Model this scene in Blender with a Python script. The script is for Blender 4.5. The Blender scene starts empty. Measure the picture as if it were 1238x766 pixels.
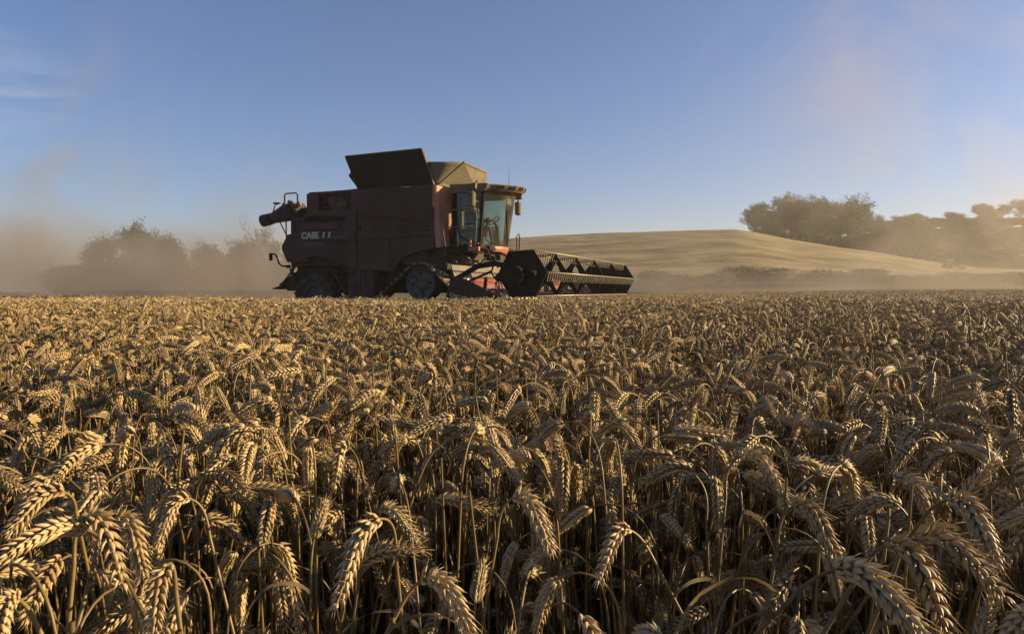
import bpy, bmesh, math, random
import numpy as np
from mathutils import Vector, Matrix, Euler, noise

R = math.radians
PI = math.pi
scene = bpy.context.scene
COL = scene.collection

# ------------------------------------------------------------------ camera, sky, sun, exposure
F_PX, CAM_H, HORIZON = 825.0, 0.97, 351.5          # focal length and horizon row in photo pixels (1238 x 766)
PITCH = math.atan((383.0 - HORIZON) / F_PX)
cam_data = bpy.data.cameras.new('camera')
cam_data.sensor_width = 36.0
cam_data.lens = 36.0 * F_PX / 1238.0
cam_data.clip_start = 0.02
cam_data.clip_end = 5000.0
cam = bpy.data.objects.new('camera', cam_data)
COL.objects.link(cam)
cam.location = (0, 0, CAM_H)
cam.rotation_euler = (R(90) - PITCH, 0, 0)
scene.camera = cam

SUN_AZ, SUN_EL = R(84.0), R(15.0)                   # azimuth clockwise from the view direction (+Y)
SUN_DIR = Vector((math.sin(SUN_AZ) * math.cos(SUN_EL), math.cos(SUN_AZ) * math.cos(SUN_EL), math.sin(SUN_EL)))
world = bpy.data.worlds.new('World')
scene.world = world
world.use_nodes = True
wn, wl = world.node_tree.nodes, world.node_tree.links
bg = wn['Background']
sky = wn.new('ShaderNodeTexSky')
sky.sky_type = 'NISHITA'
sky.sun_disc = False
sky.sun_elevation = SUN_EL
sky.sun_rotation = SUN_AZ
sky.air_density = 1.0
sky.dust_density = 0.3
sky.ozone_density = 4.5
# thin cirrus wisps high in the sky, by direction
tc = wn.new('ShaderNodeTexCoord')
mp = wn.new('ShaderNodeMapping'); mp.inputs['Scale'].default_value = (5.0, 5.0, 34.0); mp.inputs['Rotation'].default_value = (0, R(-9), 0)
nz = wn.new('ShaderNodeTexNoise'); nz.inputs['Scale'].default_value = 2.0; nz.inputs['Detail'].default_value = 9; nz.inputs['Distortion'].default_value = 0.5
rm = wn.new('ShaderNodeMapRange'); rm.inputs['From Min'].default_value = 0.42; rm.inputs['From Max'].default_value = 0.72
vd = wn.new('ShaderNodeVectorMath'); vd.operation = 'DISTANCE'
vd.inputs[1].default_value = Vector((-0.575, 0.79, 0.225)).normalized()
vr = wn.new('ShaderNodeMapRange'); vr.inputs['From Min'].default_value = 0.085; vr.inputs['From Max'].default_value = 0.02
mm = wn.new('ShaderNodeMath'); mm.operation = 'MULTIPLY'
mm2 = wn.new('ShaderNodeMath'); mm2.operation = 'MULTIPLY'; mm2.inputs[1].default_value = 0.3
mix = wn.new('ShaderNodeMix'); mix.data_type = 'RGBA'
mix.inputs['B'].default_value = (4.6, 4.9, 5.8, 1)
wl.new(tc.outputs['Generated'], mp.inputs['Vector']); wl.new(mp.outputs[0], nz.inputs['Vector']); wl.new(nz.outputs['Fac'], rm.inputs['Value'])
wl.new(tc.outputs['Generated'], vd.inputs[0]); wl.new(vd.outputs['Value'], vr.inputs['Value'])
wl.new(rm.outputs[0], mm.inputs[0]); wl.new(vr.outputs[0], mm.inputs[1]); wl.new(mm.outputs[0], mm2.inputs[0])
wl.new(mm2.outputs[0], mix.inputs['Factor']); tint = wn.new('ShaderNodeMix'); tint.data_type = 'RGBA'; tint.blend_type = 'MULTIPLY'; tint.inputs['Factor'].default_value = 1.0
tint.inputs['B'].default_value = (0.93, 0.95, 1.07, 1)
wl.new(sky.outputs[0], tint.inputs['A']); wl.new(tint.outputs['Result'], mix.inputs['A']); wl.new(mix.outputs['Result'], bg.inputs['Color'])
bg.inputs['Strength'].default_value = 0.054

sun_data = bpy.data.lights.new('sun', 'SUN')
sun_data.energy = 5.0
sun_data.angle = R(0.6)
sun_data.color = (1.0, 0.765, 0.43)
sun = bpy.data.objects.new('sun', sun_data)
COL.objects.link(sun)
sun.rotation_euler = SUN_DIR.to_track_quat('Z', 'Y').to_euler()

vs = scene.view_settings
vs.view_transform = 'Standard'
vs.look = 'None'
vs.exposure = 1.36
vs.gamma = 1.0
vs.use_curve_mapping = False
scene.cycles.max_bounces = 6
scene.cycles.diffuse_bounces = 2
scene.cycles.transparent_max_bounces = 12
scene.cycles.volume_bounces = 1
scene.cycles.volume_max_steps = 128
scene.cycles.volume_step_rate = 1.0

# ------------------------------------------------------------------ helpers
def smooth(a, b, x):
    t = np.clip((x - a) / (b - a), 0.0, 1.0)
    return t * t * (3 - 2 * t)

class MB:
    """collects shapes; build() links them as one mesh object"""
    def __init__(s):
        s.v, s.f, s.sm = [], [], []
    def add(s, verts, faces, smooth_=False):
        o = len(s.v)
        s.v.extend([tuple(v) for v in verts])
        s.f.extend([tuple(i + o for i in f) for f in faces])
        s.sm.extend([smooth_] * len(faces))
        return s
    def box(s, c, d, rot=None):
        hx, hy, hz = d[0] / 2, d[1] / 2, d[2] / 2
        b = min(hx, hy, hz) * 0.12
        vs_ = []
        # a box with small chamfers along its edges
        bm = bmesh.new()
        bmesh.ops.create_cube(bm, size=1.0)
        for v in bm.verts:
            v.co = Vector((v.co.x * d[0], v.co.y * d[1], v.co.z * d[2]))
        bmesh.ops.bevel(bm, geom=bm.edges[:], offset=min(b, 0.02), segments=1, affect='EDGES')
        m = (rot.to_matrix() if rot is not None else Matrix.Identity(3))
        vs_ = [m @ v.co + Vector(c) for v in bm.verts]
        fs_ = [[v.index for v in f.verts] for f in bm.faces]
        bm.free()
        return s.add(vs_, fs_)
    def bar(s, a, b, w, h):
        a, b = Vector(a), Vector(b)
        d = b - a
        q = d.to_track_quat('X', 'Z')
        return s.box((a + b) / 2, (d.length, w, h), q.to_euler())
    def tube(s, pts, r, n=8, cap=True):
        pts = [Vector(p) for p in pts]
        rs = r if isinstance(r, (list, tuple)) else [r] * len(pts)
        vs_, fs_ = [], []
        up = Vector((0, 0, 1))
        prev = None
        for i, p in enumerate(pts):
            t = (pts[min(i + 1, len(pts) - 1)] - pts[max(i - 1, 0)])
            t = t.normalized() if t.length > 1e-9 else up
            if prev is None:
                u = t.orthogonal().normalized()
            else:
                u = prev - t * prev.dot(t)
                u = u.normalized() if u.length > 1e-6 else t.orthogonal().normalized()
            prev = u
            w = t.cross(u)
            for k in range(n):
                a = 2 * PI * k / n
                vs_.append(p + (u * math.cos(a) + w * math.sin(a)) * rs[i])
        for i in range(len(pts) - 1):
            for k in range(n):
                fs_.append((i * n + k, i * n + (k + 1) % n, (i + 1) * n + (k + 1) % n, (i + 1) * n + k))
        s.add(vs_, fs_, True)
        if cap:
            o = len(s.v) - len(vs_)
            s.f.append(tuple(o + k for k in reversed(range(n)))); s.sm.append(False)
            o2 = o + (len(pts) - 1) * n
            s.f.append(tuple(o2 + k for k in range(n))); s.sm.append(False)
        return s
    def lathe(s, c, axis, prof, n=32):
        """prof: list of (along axis, radius)"""
        c, ax = Vector(c), Vector(axis).normalized()
        u = ax.orthogonal().normalized(); w = ax.cross(u)
        vs_, fs_ = [], []
        for (h, r) in prof:
            for k in range(n):
                a = 2 * PI * k / n
                vs_.append(c + ax * h + (u * math.cos(a) + w * math.sin(a)) * r)
        for i in range(len(prof) - 1):
            for k in range(n):
                fs_.append((i * n + k, i * n + (k + 1) % n, (i + 1) * n + (k + 1) % n, (i + 1) * n + k))
        return s.add(vs_, fs_, False)
    def prism(s, poly, y0, y1):
        """outline in the x-z plane, extruded along y"""
        bm = bmesh.new()
        vv = [bm.verts.new((p[0], y0, p[1])) for p in poly]
        f = bm.faces.new(vv)
        r = bmesh.ops.extrude_face_region(bm, geom=[f])
        for g in r['geom']:
            if isinstance(g, bmesh.types.BMVert):
                g.co.y = y1
        bmesh.ops.recalc_face_normals(bm, faces=bm.faces[:])
        bmesh.ops.triangulate(bm, faces=[f for f in bm.faces if len(f.verts) > 4])
        bm.verts.index_update()
        s.add([v.co.copy() for v in bm.verts], [[v.index for v in f.verts] for f in bm.faces])
        bm.free()
        return s
    def plate(s, quad, t):
        """a thick sheet on four corners (or more, convex)"""
        q = [Vector(p) for p in quad]
        n = (q[1] - q[0]).cross(q[2] - q[0]).normalized() * t
        k = len(q)
        vs_ = q + [p + n for p in q]
        fs_ = [tuple(reversed(range(k))), tuple(range(k, 2 * k))] + [(i, (i + 1) % k, k + (i + 1) % k, k + i) for i in range(k)]
        return s.add(vs_, fs_)
    def mesh(s, name):
        me = bpy.data.meshes.new(name)
        me.from_pydata(s.v, [], s.f)
        me.polygons.foreach_set('use_smooth', s.sm)
        me.update()
        return me
    def build(s, name, mat, parent=None):
        me = s.mesh(name)
        me.materials.append(mat)
        return obj(name, me, parent)

def obj(name, me, parent=None):
    o = bpy.data.objects.new(name, me)
    COL.objects.link(o)
    if parent is not None:
        o.parent = parent
    return o

def tag(o, label=None, cat=None, group=None, kind=None):
    if label: o['label'] = label
    if cat: o['category'] = cat
    if group: o['group'] = group
    if kind: o['kind'] = kind
    return o

def empty(name, loc=(0, 0, 0), rz=0.0):
    o = bpy.data.objects.new(name, None)
    o.empty_display_size = 0.2
    COL.objects.link(o)
    o.location = loc
    o.rotation_euler = (0, 0, rz)
    return o

# ------------------------------------------------------------------ materials
def new_mat(name):
    m = bpy.data.materials.new(name)
    m.use_nodes = True
    return m, m.node_tree.nodes, m.node_tree.links, m.node_tree.nodes['Principled BSDF']

def noise_mat(name, c1, c2, scale=3.0, rough=0.7, metal=0.0, detail=6.0, lo=0.35, hi=0.65, bump=0.0, bscale=30.0, stretch=None, spec=0.3):
    m, n, l, p = new_mat(name)
    t = n.new('ShaderNodeTexCoord')
    src = t.outputs['Object']
    if stretch:
        mpn = n.new('ShaderNodeMapping'); mpn.inputs['Scale'].default_value = stretch
        l.new(src, mpn.inputs['Vector']); src = mpn.outputs[0]
    nz_ = n.new('ShaderNodeTexNoise'); nz_.inputs['Scale'].default_value = scale; nz_.inputs['Detail'].default_value = detail
    l.new(src, nz_.inputs['Vector'])
    r = n.new('ShaderNodeMapRange'); r.inputs['From Min'].default_value = lo; r.inputs['From Max'].default_value = hi
    l.new(nz_.outputs['Fac'], r.inputs['Value'])
    x = n.new('ShaderNodeMix'); x.data_type = 'RGBA'
    x.inputs['A'].default_value = (*c1, 1); x.inputs['B'].default_value = (*c2, 1)
    l.new(r.outputs[0], x.inputs['Factor']); l.new(x.outputs['Result'], p.inputs['Base Color'])
    p.inputs['Roughness'].default_value = rough
    p.inputs['Metallic'].default_value = metal
    p.inputs['Specular IOR Level'].default_value = spec
    if bump:
        b2 = n.new('ShaderNodeTexNoise'); b2.inputs['Scale'].default_value = bscale
        l.new(src, b2.inputs['Vector'])
        bu = n.new('ShaderNodeBump'); bu.inputs['Strength'].default_value = bump; bu.inputs['Distance'].default_value = 0.02
        l.new(b2.outputs['Fac'], bu.inputs['Height']); l.new(bu.outputs[0], p.inputs['Normal'])
    return m

M = {}
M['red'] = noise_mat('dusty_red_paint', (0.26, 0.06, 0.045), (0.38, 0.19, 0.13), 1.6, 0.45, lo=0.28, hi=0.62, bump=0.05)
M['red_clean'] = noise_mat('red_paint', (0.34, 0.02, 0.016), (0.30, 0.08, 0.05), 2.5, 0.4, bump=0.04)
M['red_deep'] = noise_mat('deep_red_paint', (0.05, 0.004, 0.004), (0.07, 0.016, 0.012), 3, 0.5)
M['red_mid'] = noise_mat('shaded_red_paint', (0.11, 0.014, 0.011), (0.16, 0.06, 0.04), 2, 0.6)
M['panel'] = noise_mat('shade_darkened_dusty_panel_paint', (0.033, 0.008, 0.0065), (0.054, 0.033, 0.025), 1.1, 0.65, lo=0.34, hi=0.68, bump=0.04)  # dusty maroon, darkened so the paint itself carries the near side's shade
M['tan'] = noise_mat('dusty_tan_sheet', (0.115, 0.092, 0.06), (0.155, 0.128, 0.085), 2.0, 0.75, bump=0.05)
M['dark'] = noise_mat('dusty_black_metal', (0.007, 0.0068, 0.0065), (0.018, 0.016, 0.013), 4, 0.75, spec=0.12)
M['tine'] = noise_mat('dusty_tine', (0.20, 0.165, 0.115), (0.29, 0.24, 0.17), 8, 0.8)
M['grime'] = noise_mat('grimy_chassis', (0.018, 0.015, 0.012), (0.06, 0.048, 0.034), 3, 0.85)
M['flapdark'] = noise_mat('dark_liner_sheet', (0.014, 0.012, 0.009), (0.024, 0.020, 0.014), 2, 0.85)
M['rubber'] = noise_mat('dusty_rubber', (0.014, 0.013, 0.012), (0.05, 0.043, 0.033), 5, 0.85, bump=0.1)
M['lug'] = noise_mat('dusty_track_rubber', (0.12, 0.10, 0.07), (0.22, 0.18, 0.125), 7, 0.9, bump=0.1)
M['grey'] = noise_mat('grey_wheel_paint', (0.05, 0.048, 0.046), (0.10, 0.092, 0.082), 4, 0.55, bump=0.05)
M['steel'] = noise_mat('worn_steel', (0.17, 0.145, 0.105), (0.25, 0.21, 0.155), 8, 0.45, metal=0.5)
M['roof'] = noise_mat('dusty_cab_roof', (0.10, 0.078, 0.05), (0.17, 0.135, 0.09), 3, 0.8, bump=0.05)
M['letter'] = noise_mat('pale_lettering', (0.34, 0.31, 0.26), (0.42, 0.38, 0.32), 6, 0.6)
M['blueletter'] = noise_mat('faded_blue_lettering', (0.07, 0.09, 0.16), (0.10, 0.11, 0.16), 6, 0.6)
M['blackband'] = noise_mat('dusty_black_decal', (0.022, 0.018, 0.015), (0.05, 0.038, 0.03), 3, 0.6)
M['orange'] = noise_mat('orange_paint', (0.55, 0.16, 0.03), (0.6, 0.22, 0.06), 4, 0.5)
M['whitep'] = noise_mat('white_paint', (0.72, 0.70, 0.66), (0.8, 0.78, 0.74), 4, 0.5)
M['yellow'] = noise_mat('yellow_paint', (0.55, 0.42, 0.05), (0.6, 0.48, 0.09), 4, 0.5)
M['green'] = noise_mat('green_paint', (0.03, 0.10, 0.03), (0.05, 0.12, 0.04), 4, 0.5)
M['shirt'] = noise_mat('navy_cotton', (0.03, 0.045, 0.09), (0.045, 0.06, 0.11), 9, 0.9)
M['skin'] = noise_mat('skin', (0.42, 0.25, 0.17), (0.48, 0.29, 0.20), 9, 0.6)
M['hair'] = noise_mat('brown_hair', (0.03, 0.02, 0.012), (0.05, 0.035, 0.02), 30, 0.7)
M['seatcloth'] = noise_mat('grey_seat_cloth', (0.05, 0.05, 0.055), (0.08, 0.08, 0.085), 12, 0.9)
M['chaff'] = noise_mat('loose_chaff', (0.28, 0.20, 0.09), (0.40, 0.30, 0.15), 30, 0.95, bump=0.5, bscale=60)
M['bark'] = noise_mat('grey_bark', (0.055, 0.045, 0.034), (0.10, 0.085, 0.065), 9, 0.9, bump=0.3, stretch=(1, 1, 0.3))

def glass_mat(name, tint):
    m, n, l, p = new_mat(name)
    n.remove(p)
    out = n['Material Output']
    tr = n.new('ShaderNodeBsdfTransparent'); tr.inputs['Color'].default_value = (*tint, 1)
    gl = n.new('ShaderNodeBsdfGlossy'); gl.inputs['Roughness'].default_value = 0.03
    fr = n.new('ShaderNodeFresnel'); fr.inputs['IOR'].default_value = 1.45
    # a thin film of dust on the pane
    df = n.new('ShaderNodeBsdfDiffuse'); df.inputs['Color'].default_value = (0.35, 0.30, 0.22, 1)
    t = n.new('ShaderNodeTexCoord'); z = n.new('ShaderNodeTexNoise'); z.inputs['Scale'].default_value = 2.5; z.inputs['Detail'].default_value = 5
    l.new(t.outputs['Object'], z.inputs['Vector'])
    r = n.new('ShaderNodeMapRange'); r.inputs['From Min'].default_value = 0.4; r.inputs['From Max'].default_value = 0.8; r.inputs['To Max'].default_value = 0.22; r.inputs['To Min'].default_value = 0.05
    l.new(z.outputs['Fac'], r.inputs['Value'])
    a = n.new('ShaderNodeMixShader'); b = n.new('ShaderNodeMixShader')
    l.new(fr.outputs[0], a.inputs[0]); l.new(tr.outputs[0], a.inputs[1]); l.new(gl.outputs[0], a.inputs[2])
    l.new(r.outputs[0], b.inputs[0]); l.new(a.outputs[0], b.inputs[1]); l.new(df.outputs[0], b.inputs[2])
    l.new(b.outputs[0], out.inputs['Surface'])
    return m
M['glass'] = glass_mat('green_tinted_glass', (0.62, 0.76, 0.72))

def straw_mat(name, c_dark, c_light, rough=0.6, transl=0.25, stripes=False):
    """ripe straw and ears: colour varies per plant, per floret (attribute tone) and by fine noise; some light comes through"""
    m, n, l, p = new_mat(name)
    out = n['Material Output']
    oi = n.new('ShaderNodeObjectInfo')
    at = n.new('ShaderNodeAttribute'); at.attribute_name = 'tone'
    t = n.new('ShaderNodeTexCoord')
    z = n.new('ShaderNodeTexNoise'); z.inputs['Scale'].default_value = 90.0; z.inputs['Detail'].default_value = 3
    l.new(t.outputs['Object'], z.inputs['Vector'])
    a = n.new('ShaderNodeMath'); a.operation = 'MULTIPLY_ADD'; a.inputs[1].default_value = 0.45
    l.new(at.outputs['Fac'], a.inputs[0])
    b = n.new('ShaderNodeMath'); b.operation = 'MULTIPLY_ADD'; b.inputs[1].default_value = 0.45
    l.new(oi.outputs['Random'], b.inputs[0])
    c = n.new('ShaderNodeMath'); c.operation = 'MULTIPLY_ADD'; c.inputs[1].default_value = 0.5; c.inputs[2].default_value = -0.2
    l.new(z.outputs['Fac'], c.inputs[0]); l.new(c.outputs[0], b.inputs[2]); l.new(b.outputs[0], a.inputs[2])
    x = n.new('ShaderNodeMix'); x.data_type = 'RGBA'; x.clamp_factor = True
    x.inputs['A'].default_value = (*c_dark, 1); x.inputs['B'].default_value = (*c_light, 1)
    l.new(a.outputs[0], x.inputs['Factor']); l.new(x.outputs['Result'], p.inputs['Base Color'])
    p.inputs['Roughness'].default_value = rough
    p.inputs['Specular IOR Level'].default_value = 0.35
    tb = n.new('ShaderNodeBsdfTranslucent'); l.new(x.outputs['Result'], tb.inputs['Color'])
    ms = n.new('ShaderNodeMixShader'); ms.inputs[0].default_value = transl
    l.new(p.outputs[0], ms.inputs[1]); l.new(tb.outputs[0], ms.inputs[2]); l.new(ms.outputs[0], out.inputs['Surface'])
    return m
M['ear'] = straw_mat('ripe_ear', (0.21, 0.137, 0.058), (0.59, 0.445, 0.23), 0.45, 0.12)
M['stem'] = straw_mat('straw_stem', (0.075, 0.048, 0.018), (0.225, 0.155, 0.056), 0.45, 0.1)
M['leaf'] = straw_mat('dry_leaf', (0.09, 0.062, 0.028), (0.22, 0.165, 0.08), 0.7, 0.35)

def foliage_mat(name, c1, c2):
    m, n, l, p = new_mat(name)
    out = n['Material Output']
    oi = n.new('ShaderNodeObjectInfo')
    at = n.new('ShaderNodeAttribute'); at.attribute_name = 'tone'
    a = n.new('ShaderNodeMath'); a.operation = 'MULTIPLY_ADD'; a.inputs[1].default_value = 0.4
    l.new(oi.outputs['Random'], a.inputs[0]); 
    b = n.new('ShaderNodeMath'); b.operation = 'MULTIPLY'; b.inputs[1].default_value = 0.6
    l.new(at.outputs['Fac'], b.inputs[0]); l.new(b.outputs[0], a.inputs[2])
    x = n.new('ShaderNodeMix'); x.data_type = 'RGBA'
    x.inputs['A'].default_value = (*c1, 1); x.inputs['B'].default_value = (*c2, 1)
    l.new(a.outputs[0], x.inputs['Factor']); l.new(x.outputs['Result'], p.inputs['Base Color'])
    p.inputs['Roughness'].default_value = 0.65
    tb = n.new('ShaderNodeBsdfTranslucent'); l.new(x.outputs['Result'], tb.inputs['Color'])
    ms = n.new('ShaderNodeMixShader'); ms.inputs[0].default_value = 0.25
    l.new(p.outputs[0], ms.inputs[1]); l.new(tb.outputs[0], ms.inputs[2]); l.new(ms.outputs[0], out.inputs['Surface'])
    return m
M['foliage'] = foliage_mat('summer_foliage', (0.022, 0.042, 0.017), (0.066, 0.092, 0.040))
M['scrub'] = foliage_mat('dry_scrub_foliage', (0.045, 0.048, 0.018), (0.13, 0.115, 0.04))

# ------------------------------------------------------------------ ground and hills
YAW = R(22)
MO = (2.06, 20.09)                                   # the combine's origin on the ground (under the reel's middle)
HX = (math.cos(YAW), -math.sin(YAW))                 # its heading
LX = (math.sin(YAW), math.cos(YAW))                  # its left side

def g_field(X, Y):
    """the gently tilting field near the camera"""
    return (0.26 * smooth(15, 48, Y) * smooth(2, 35, X) + 1.0 * smooth(50, 85, Y) * smooth(12, 50, X))

_u = np.array([-1.5, -0.6, -0.42, -0.3, -0.15, 0.0, 0.06, 0.12, 0.19, 0.325, 0.36, 0.41, 0.47, 0.52, 0.57, 0.62, 0.68, 0.8, 1.5])
_a = np.array([0.0, 0.3, 0.8, 2.5, 9.0, 15.3, 16.0, 16.3, 16.2, 16.7, 15.6, 13.6, 11.9, 10.8, 9.2, 7.6, 6.2, 5.5, 5.0])
_ub = np.array([-1.5, 0.28, 0.36, 0.42, 0.5, 0.56, 0.62, 0.75, 1.0, 1.5])
_b = np.array([0.0, 0.0, 3.0, 10.0, 22.0, 23.5, 24.5, 25.0, 26.0, 24.0])
def ground_z(X, Y):
    X = np.asarray(X, float); Y = np.asarray(Y, float)
    u = X / np.maximum(Y, 20.0)
    hill = np.interp(u, _u, _a) * smooth(82, 195, Y) * (1.0 - 0.55 * smooth(205, 260, Y) * smooth(0.2, 0.4, u))
    wood = np.interp(u, _ub, _b) * smooth(175, 275, Y)
    hill = np.where(hill > wood, hill, hill + (wood - hill) * smooth(0.0, 4.0, wood - hill))
    return g_field(X, Y) + hill

def in_crop(X, Y):
    """True where the wheat still stands: on the near side of the cut, and ahead of the header"""
    lx = (X - MO[0]) * HX[0] + (Y - MO[1]) * HX[1]
    ly = (X - MO[0]) * LX[0] + (Y - MO[1]) * LX[1]
    return ((ly < -4.95) | ((lx > -0.15) & (Y < 47.0)))

def make_ground():
    xs = np.concatenate([np.linspace(-900, -120, 22)[:-1], np.linspace(-120, 260, 191), np.linspace(260, 1100, 22)[1:]])
    ys = np.concatenate([np.linspace(-300, -10, 8)[:-1], np.linspace(-10, 320, 166), np.linspace(320, 1500, 22)[1:]])
    X, Y = np.meshgrid(xs, ys)
    Z = ground_z(X, Y)
    for i in range(Z.shape[0]):
        for j in range(Z.shape[1]):
            if Y[i, j] > 60:
                Z[i, j] += 0.5 * noise.noise(Vector((X[i, j] * 0.04, Y[i, j] * 0.04, 0.3))) * min(1, (Y[i, j] - 60) / 60)
    nx, ny = len(xs), len(ys)
    idx = np.arange(nx * ny).reshape(ny, nx)
    faces = np.stack([idx[:-1, :-1], idx[:-1, 1:], idx[1:, 1:], idx[1:, :-1]], -1).reshape(-1, 4)
    me = bpy.data.meshes.new('ground')
    me.from_pydata(np.stack([X, Y, Z], -1).reshape(-1, 3).tolist(), [], faces.tolist())
    me.polygons.foreach_set('use_smooth', [True] * len(faces))
    m, n, l, p = new_mat('stubble_and_hill_grass')
    t = n.new('ShaderNodeTexCoord')
    big = n.new('ShaderNodeTexNoise'); big.inputs['Scale'].default_value = 0.07; big.inputs['Detail'].default_value = 8; big.inputs['Roughness'].default_value = 0.65
    mpn = n.new('ShaderNodeMapping'); mpn.inputs['Scale'].default_value = (1.0, 2.6, 2.0)
    l.new(t.outputs['Object'], mpn.inputs['Vector']); l.new(mpn.outputs[0], big.inputs['Vector'])
    rng = n.new('ShaderNodeMapRange'); rng.inputs['From Min'].default_value = 0.36; rng.inputs['From Max'].default_value = 0.66
    l.new(big.outputs['Fac'], rng.inputs['Value'])
    hillc = n.new('ShaderNodeMix'); hillc.data_type = 'RGBA'
    hillc.inputs['A'].default_value = (0.115, 0.098, 0.047, 1); hillc.inputs['B'].default_value = (0.34, 0.27, 0.15, 1)
    mid = n.new('ShaderNodeTexNoise'); mid.inputs['Scale'].default_value = 0.55; mid.inputs['Detail'].default_value = 8; mid.inputs['Roughness'].default_value = 0.75
    l.new(mpn.outputs[0], mid.inputs['Vector'])
    ma = n.new('ShaderNodeMath'); ma.operation = 'MULTIPLY_ADD'; ma.inputs[1].default_value = 1.6; ma.inputs[2].default_value = -0.8
    l.new(mid.outputs['Fac'], ma.inputs[0])
    mb_ = n.new('ShaderNodeMath'); mb_.operation = 'ADD'; mb_.use_clamp = True
    l.new(rng.outputs[0], mb_.inputs[0]); l.new(ma.outputs[0], mb_.inputs[1]); l.new(mb_.outputs[0], hillc.inputs['Factor'])
    fine = n.new('ShaderNodeTexNoise'); fine.inputs['Scale'].default_value = 6.0; fine.inputs['Detail'].default_value = 8; fine.inputs['Roughness'].default_value = 0.8
    l.new(t.outputs['Object'], fine.inputs['Vector'])
    near = n.new('ShaderNodeMix'); near.data_type = 'RGBA'
    near.inputs['A'].default_value = (0.07, 0.05, 0.03, 1); near.inputs['B'].default_value = (0.30, 0.22, 0.11, 1)
    l.new(fine.outputs['Fac'], near.inputs['Factor'])
    sx = n.new('ShaderNodeSeparateXYZ'); l.new(t.outputs['Object'], sx.inputs[0])
    far = n.new('ShaderNodeMapRange'); far.inputs['From Min'].default_value = 80; far.inputs['From Max'].default_value = 110
    l.new(sx.outputs['Y'], far.inputs['Value'])
    x = n.new('ShaderNodeMix'); x.data_type = 'RGBA'
    l.new(far.outputs[0], x.inputs['Factor']); l.new(near.outputs['Result'], x.inputs['A']); l.new(hillc.outputs['Result'], x.inputs['B'])
    l.new(x.outputs['Result'], p.inputs['Base Color'])
    p.inputs['Roughness'].default_value = 0.95
    p.inputs['Specular IOR Level'].default_value = 0.1
    bu = n.new('ShaderNodeBump'); bu.inputs['Strength'].default_value = 0.6; bu.inputs['Distance'].default_value = 0.15
    l.new(fine.outputs['Fac'], bu.inputs['Height']); l.new(bu.outputs[0], p.inputs['Normal'])
    me.materials.append(m)
    # rough undergrowth on the wooded slope
    UX = X / np.maximum(Y, 20.0)
    lim = np.interp(UX, [0.34, 0.41, 0.52, 0.62, 0.87], [212, 203, 186, 170, 158])
    w_ = smooth(0, 8, Y - lim) * smooth(0.30, 0.36, UX) + 0.8 * smooth(88, 94, Y) * smooth(118, 104, Y)
    me.attributes.new('undergrowth', 'FLOAT', 'POINT').data.foreach_set('value', np.clip(w_, 0, 1).astype(np.float32).ravel())
    ua = n.new('ShaderNodeAttribute'); ua.attribute_name = 'undergrowth'
    ug = n.new('ShaderNodeMix'); ug.data_type = 'RGBA'; ug.inputs['B'].default_value = (0.075, 0.068, 0.026, 1)
    l.new(ua.outputs['Fac'], ug.inputs['Factor']); l.new(x.outputs['Result'], ug.inputs['A']); l.new(ug.outputs['Result'], p.inputs['Base Color'])
    o = obj('ground', me)
    tag(o, 'brown field ground rising into a dry golden hill beyond the crop', 'ground', kind='structure')
make_ground()

# ------------------------------------------------------------------ wheat
rng = np.random.default_rng(7)

def pix_ray(px, py):
    """the viewing ray of a photo pixel, depth 1 along Y-ish"""
    r = (px - 619.0) / F_PX; u = (383.0 - py) / F_PX
    return np.array((r, math.cos(PITCH) + u * math.sin(PITCH), u * math.cos(PITCH) - math.sin(PITCH)))

def at(px, py, dist):
    d = pix_ray(px, py)
    return np.array((0, 0, CAM_H)) + d * (dist / np.linalg.norm(d))

def project(P):
    P = np.asarray(P, float) - np.array((0, 0, CAM_H))
    c, s_ = math.cos(PITCH), math.sin(PITCH)
    dep = P[..., 1] * c - P[..., 2] * s_
    up = P[..., 1] * s_ + P[..., 2] * c
    dep_ = np.maximum(dep, 1e-3)
    return 619 + F_PX * P[..., 0] / dep_, 383 - F_PX * up / dep_, dep

def floret_template(seg, ts, rs):
    v, f = [], []
    for t, r in zip(ts, rs):
        for k in range(seg):
            a = 2 * PI * (k + 0.5) / seg
            bulge = 0.16 * math.sin(PI * t)            # the outer side is fuller
            v.append((math.cos(a) * r, math.sin(a) * r * 0.8 + bulge, t))
    n = len(ts)
    for i in range(n - 1):
        for k in range(seg):
            f.append((i * seg + k, i * seg + (k + 1) % seg, (i + 1) * seg + (k + 1) % seg, (i + 1) * seg + k))
    return np.array(v), np.array(f)
T_HI = floret_template(6, (0, 0.14, 0.36, 0.62, 0.84, 1.0), (0.45, 0.86, 1.0, 0.80, 0.40, 0.05))
T_MID = floret_template(4, (0, 0.32, 0.72, 1.0), (0.5, 1.0, 0.7, 0.06))
T_AWN = (np.array([(-1, 0, 0), (1, 0, 0), (0, 0, 1.0), (0, 1.2, 0)]), np.array([(0, 1, 2), (1, 3, 2), (3, 0, 2)]))

class Acc:
    def __init__(s): s.v, s.f3, s.f4, s.t, s.n = [], [], [], [], 0
    def add(s, V, Fc, tone):
        (s.f3 if Fc.shape[1] == 3 else s.f4).append(Fc + s.n)
        s.v.append(V); s.t.append(np.full(len(V), tone)); s.n += len(V)
    def arrays(s):
        V = np.concatenate(s.v) if s.v else np.zeros((0, 3))
        T = np.concatenate(s.t) if s.t else np.zeros(0)
        F = [tuple(r) for a in s.f4 for r in a.tolist()] + [tuple(r) for a in s.f3 for r in a.tolist()]
        return V, F, T

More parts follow.
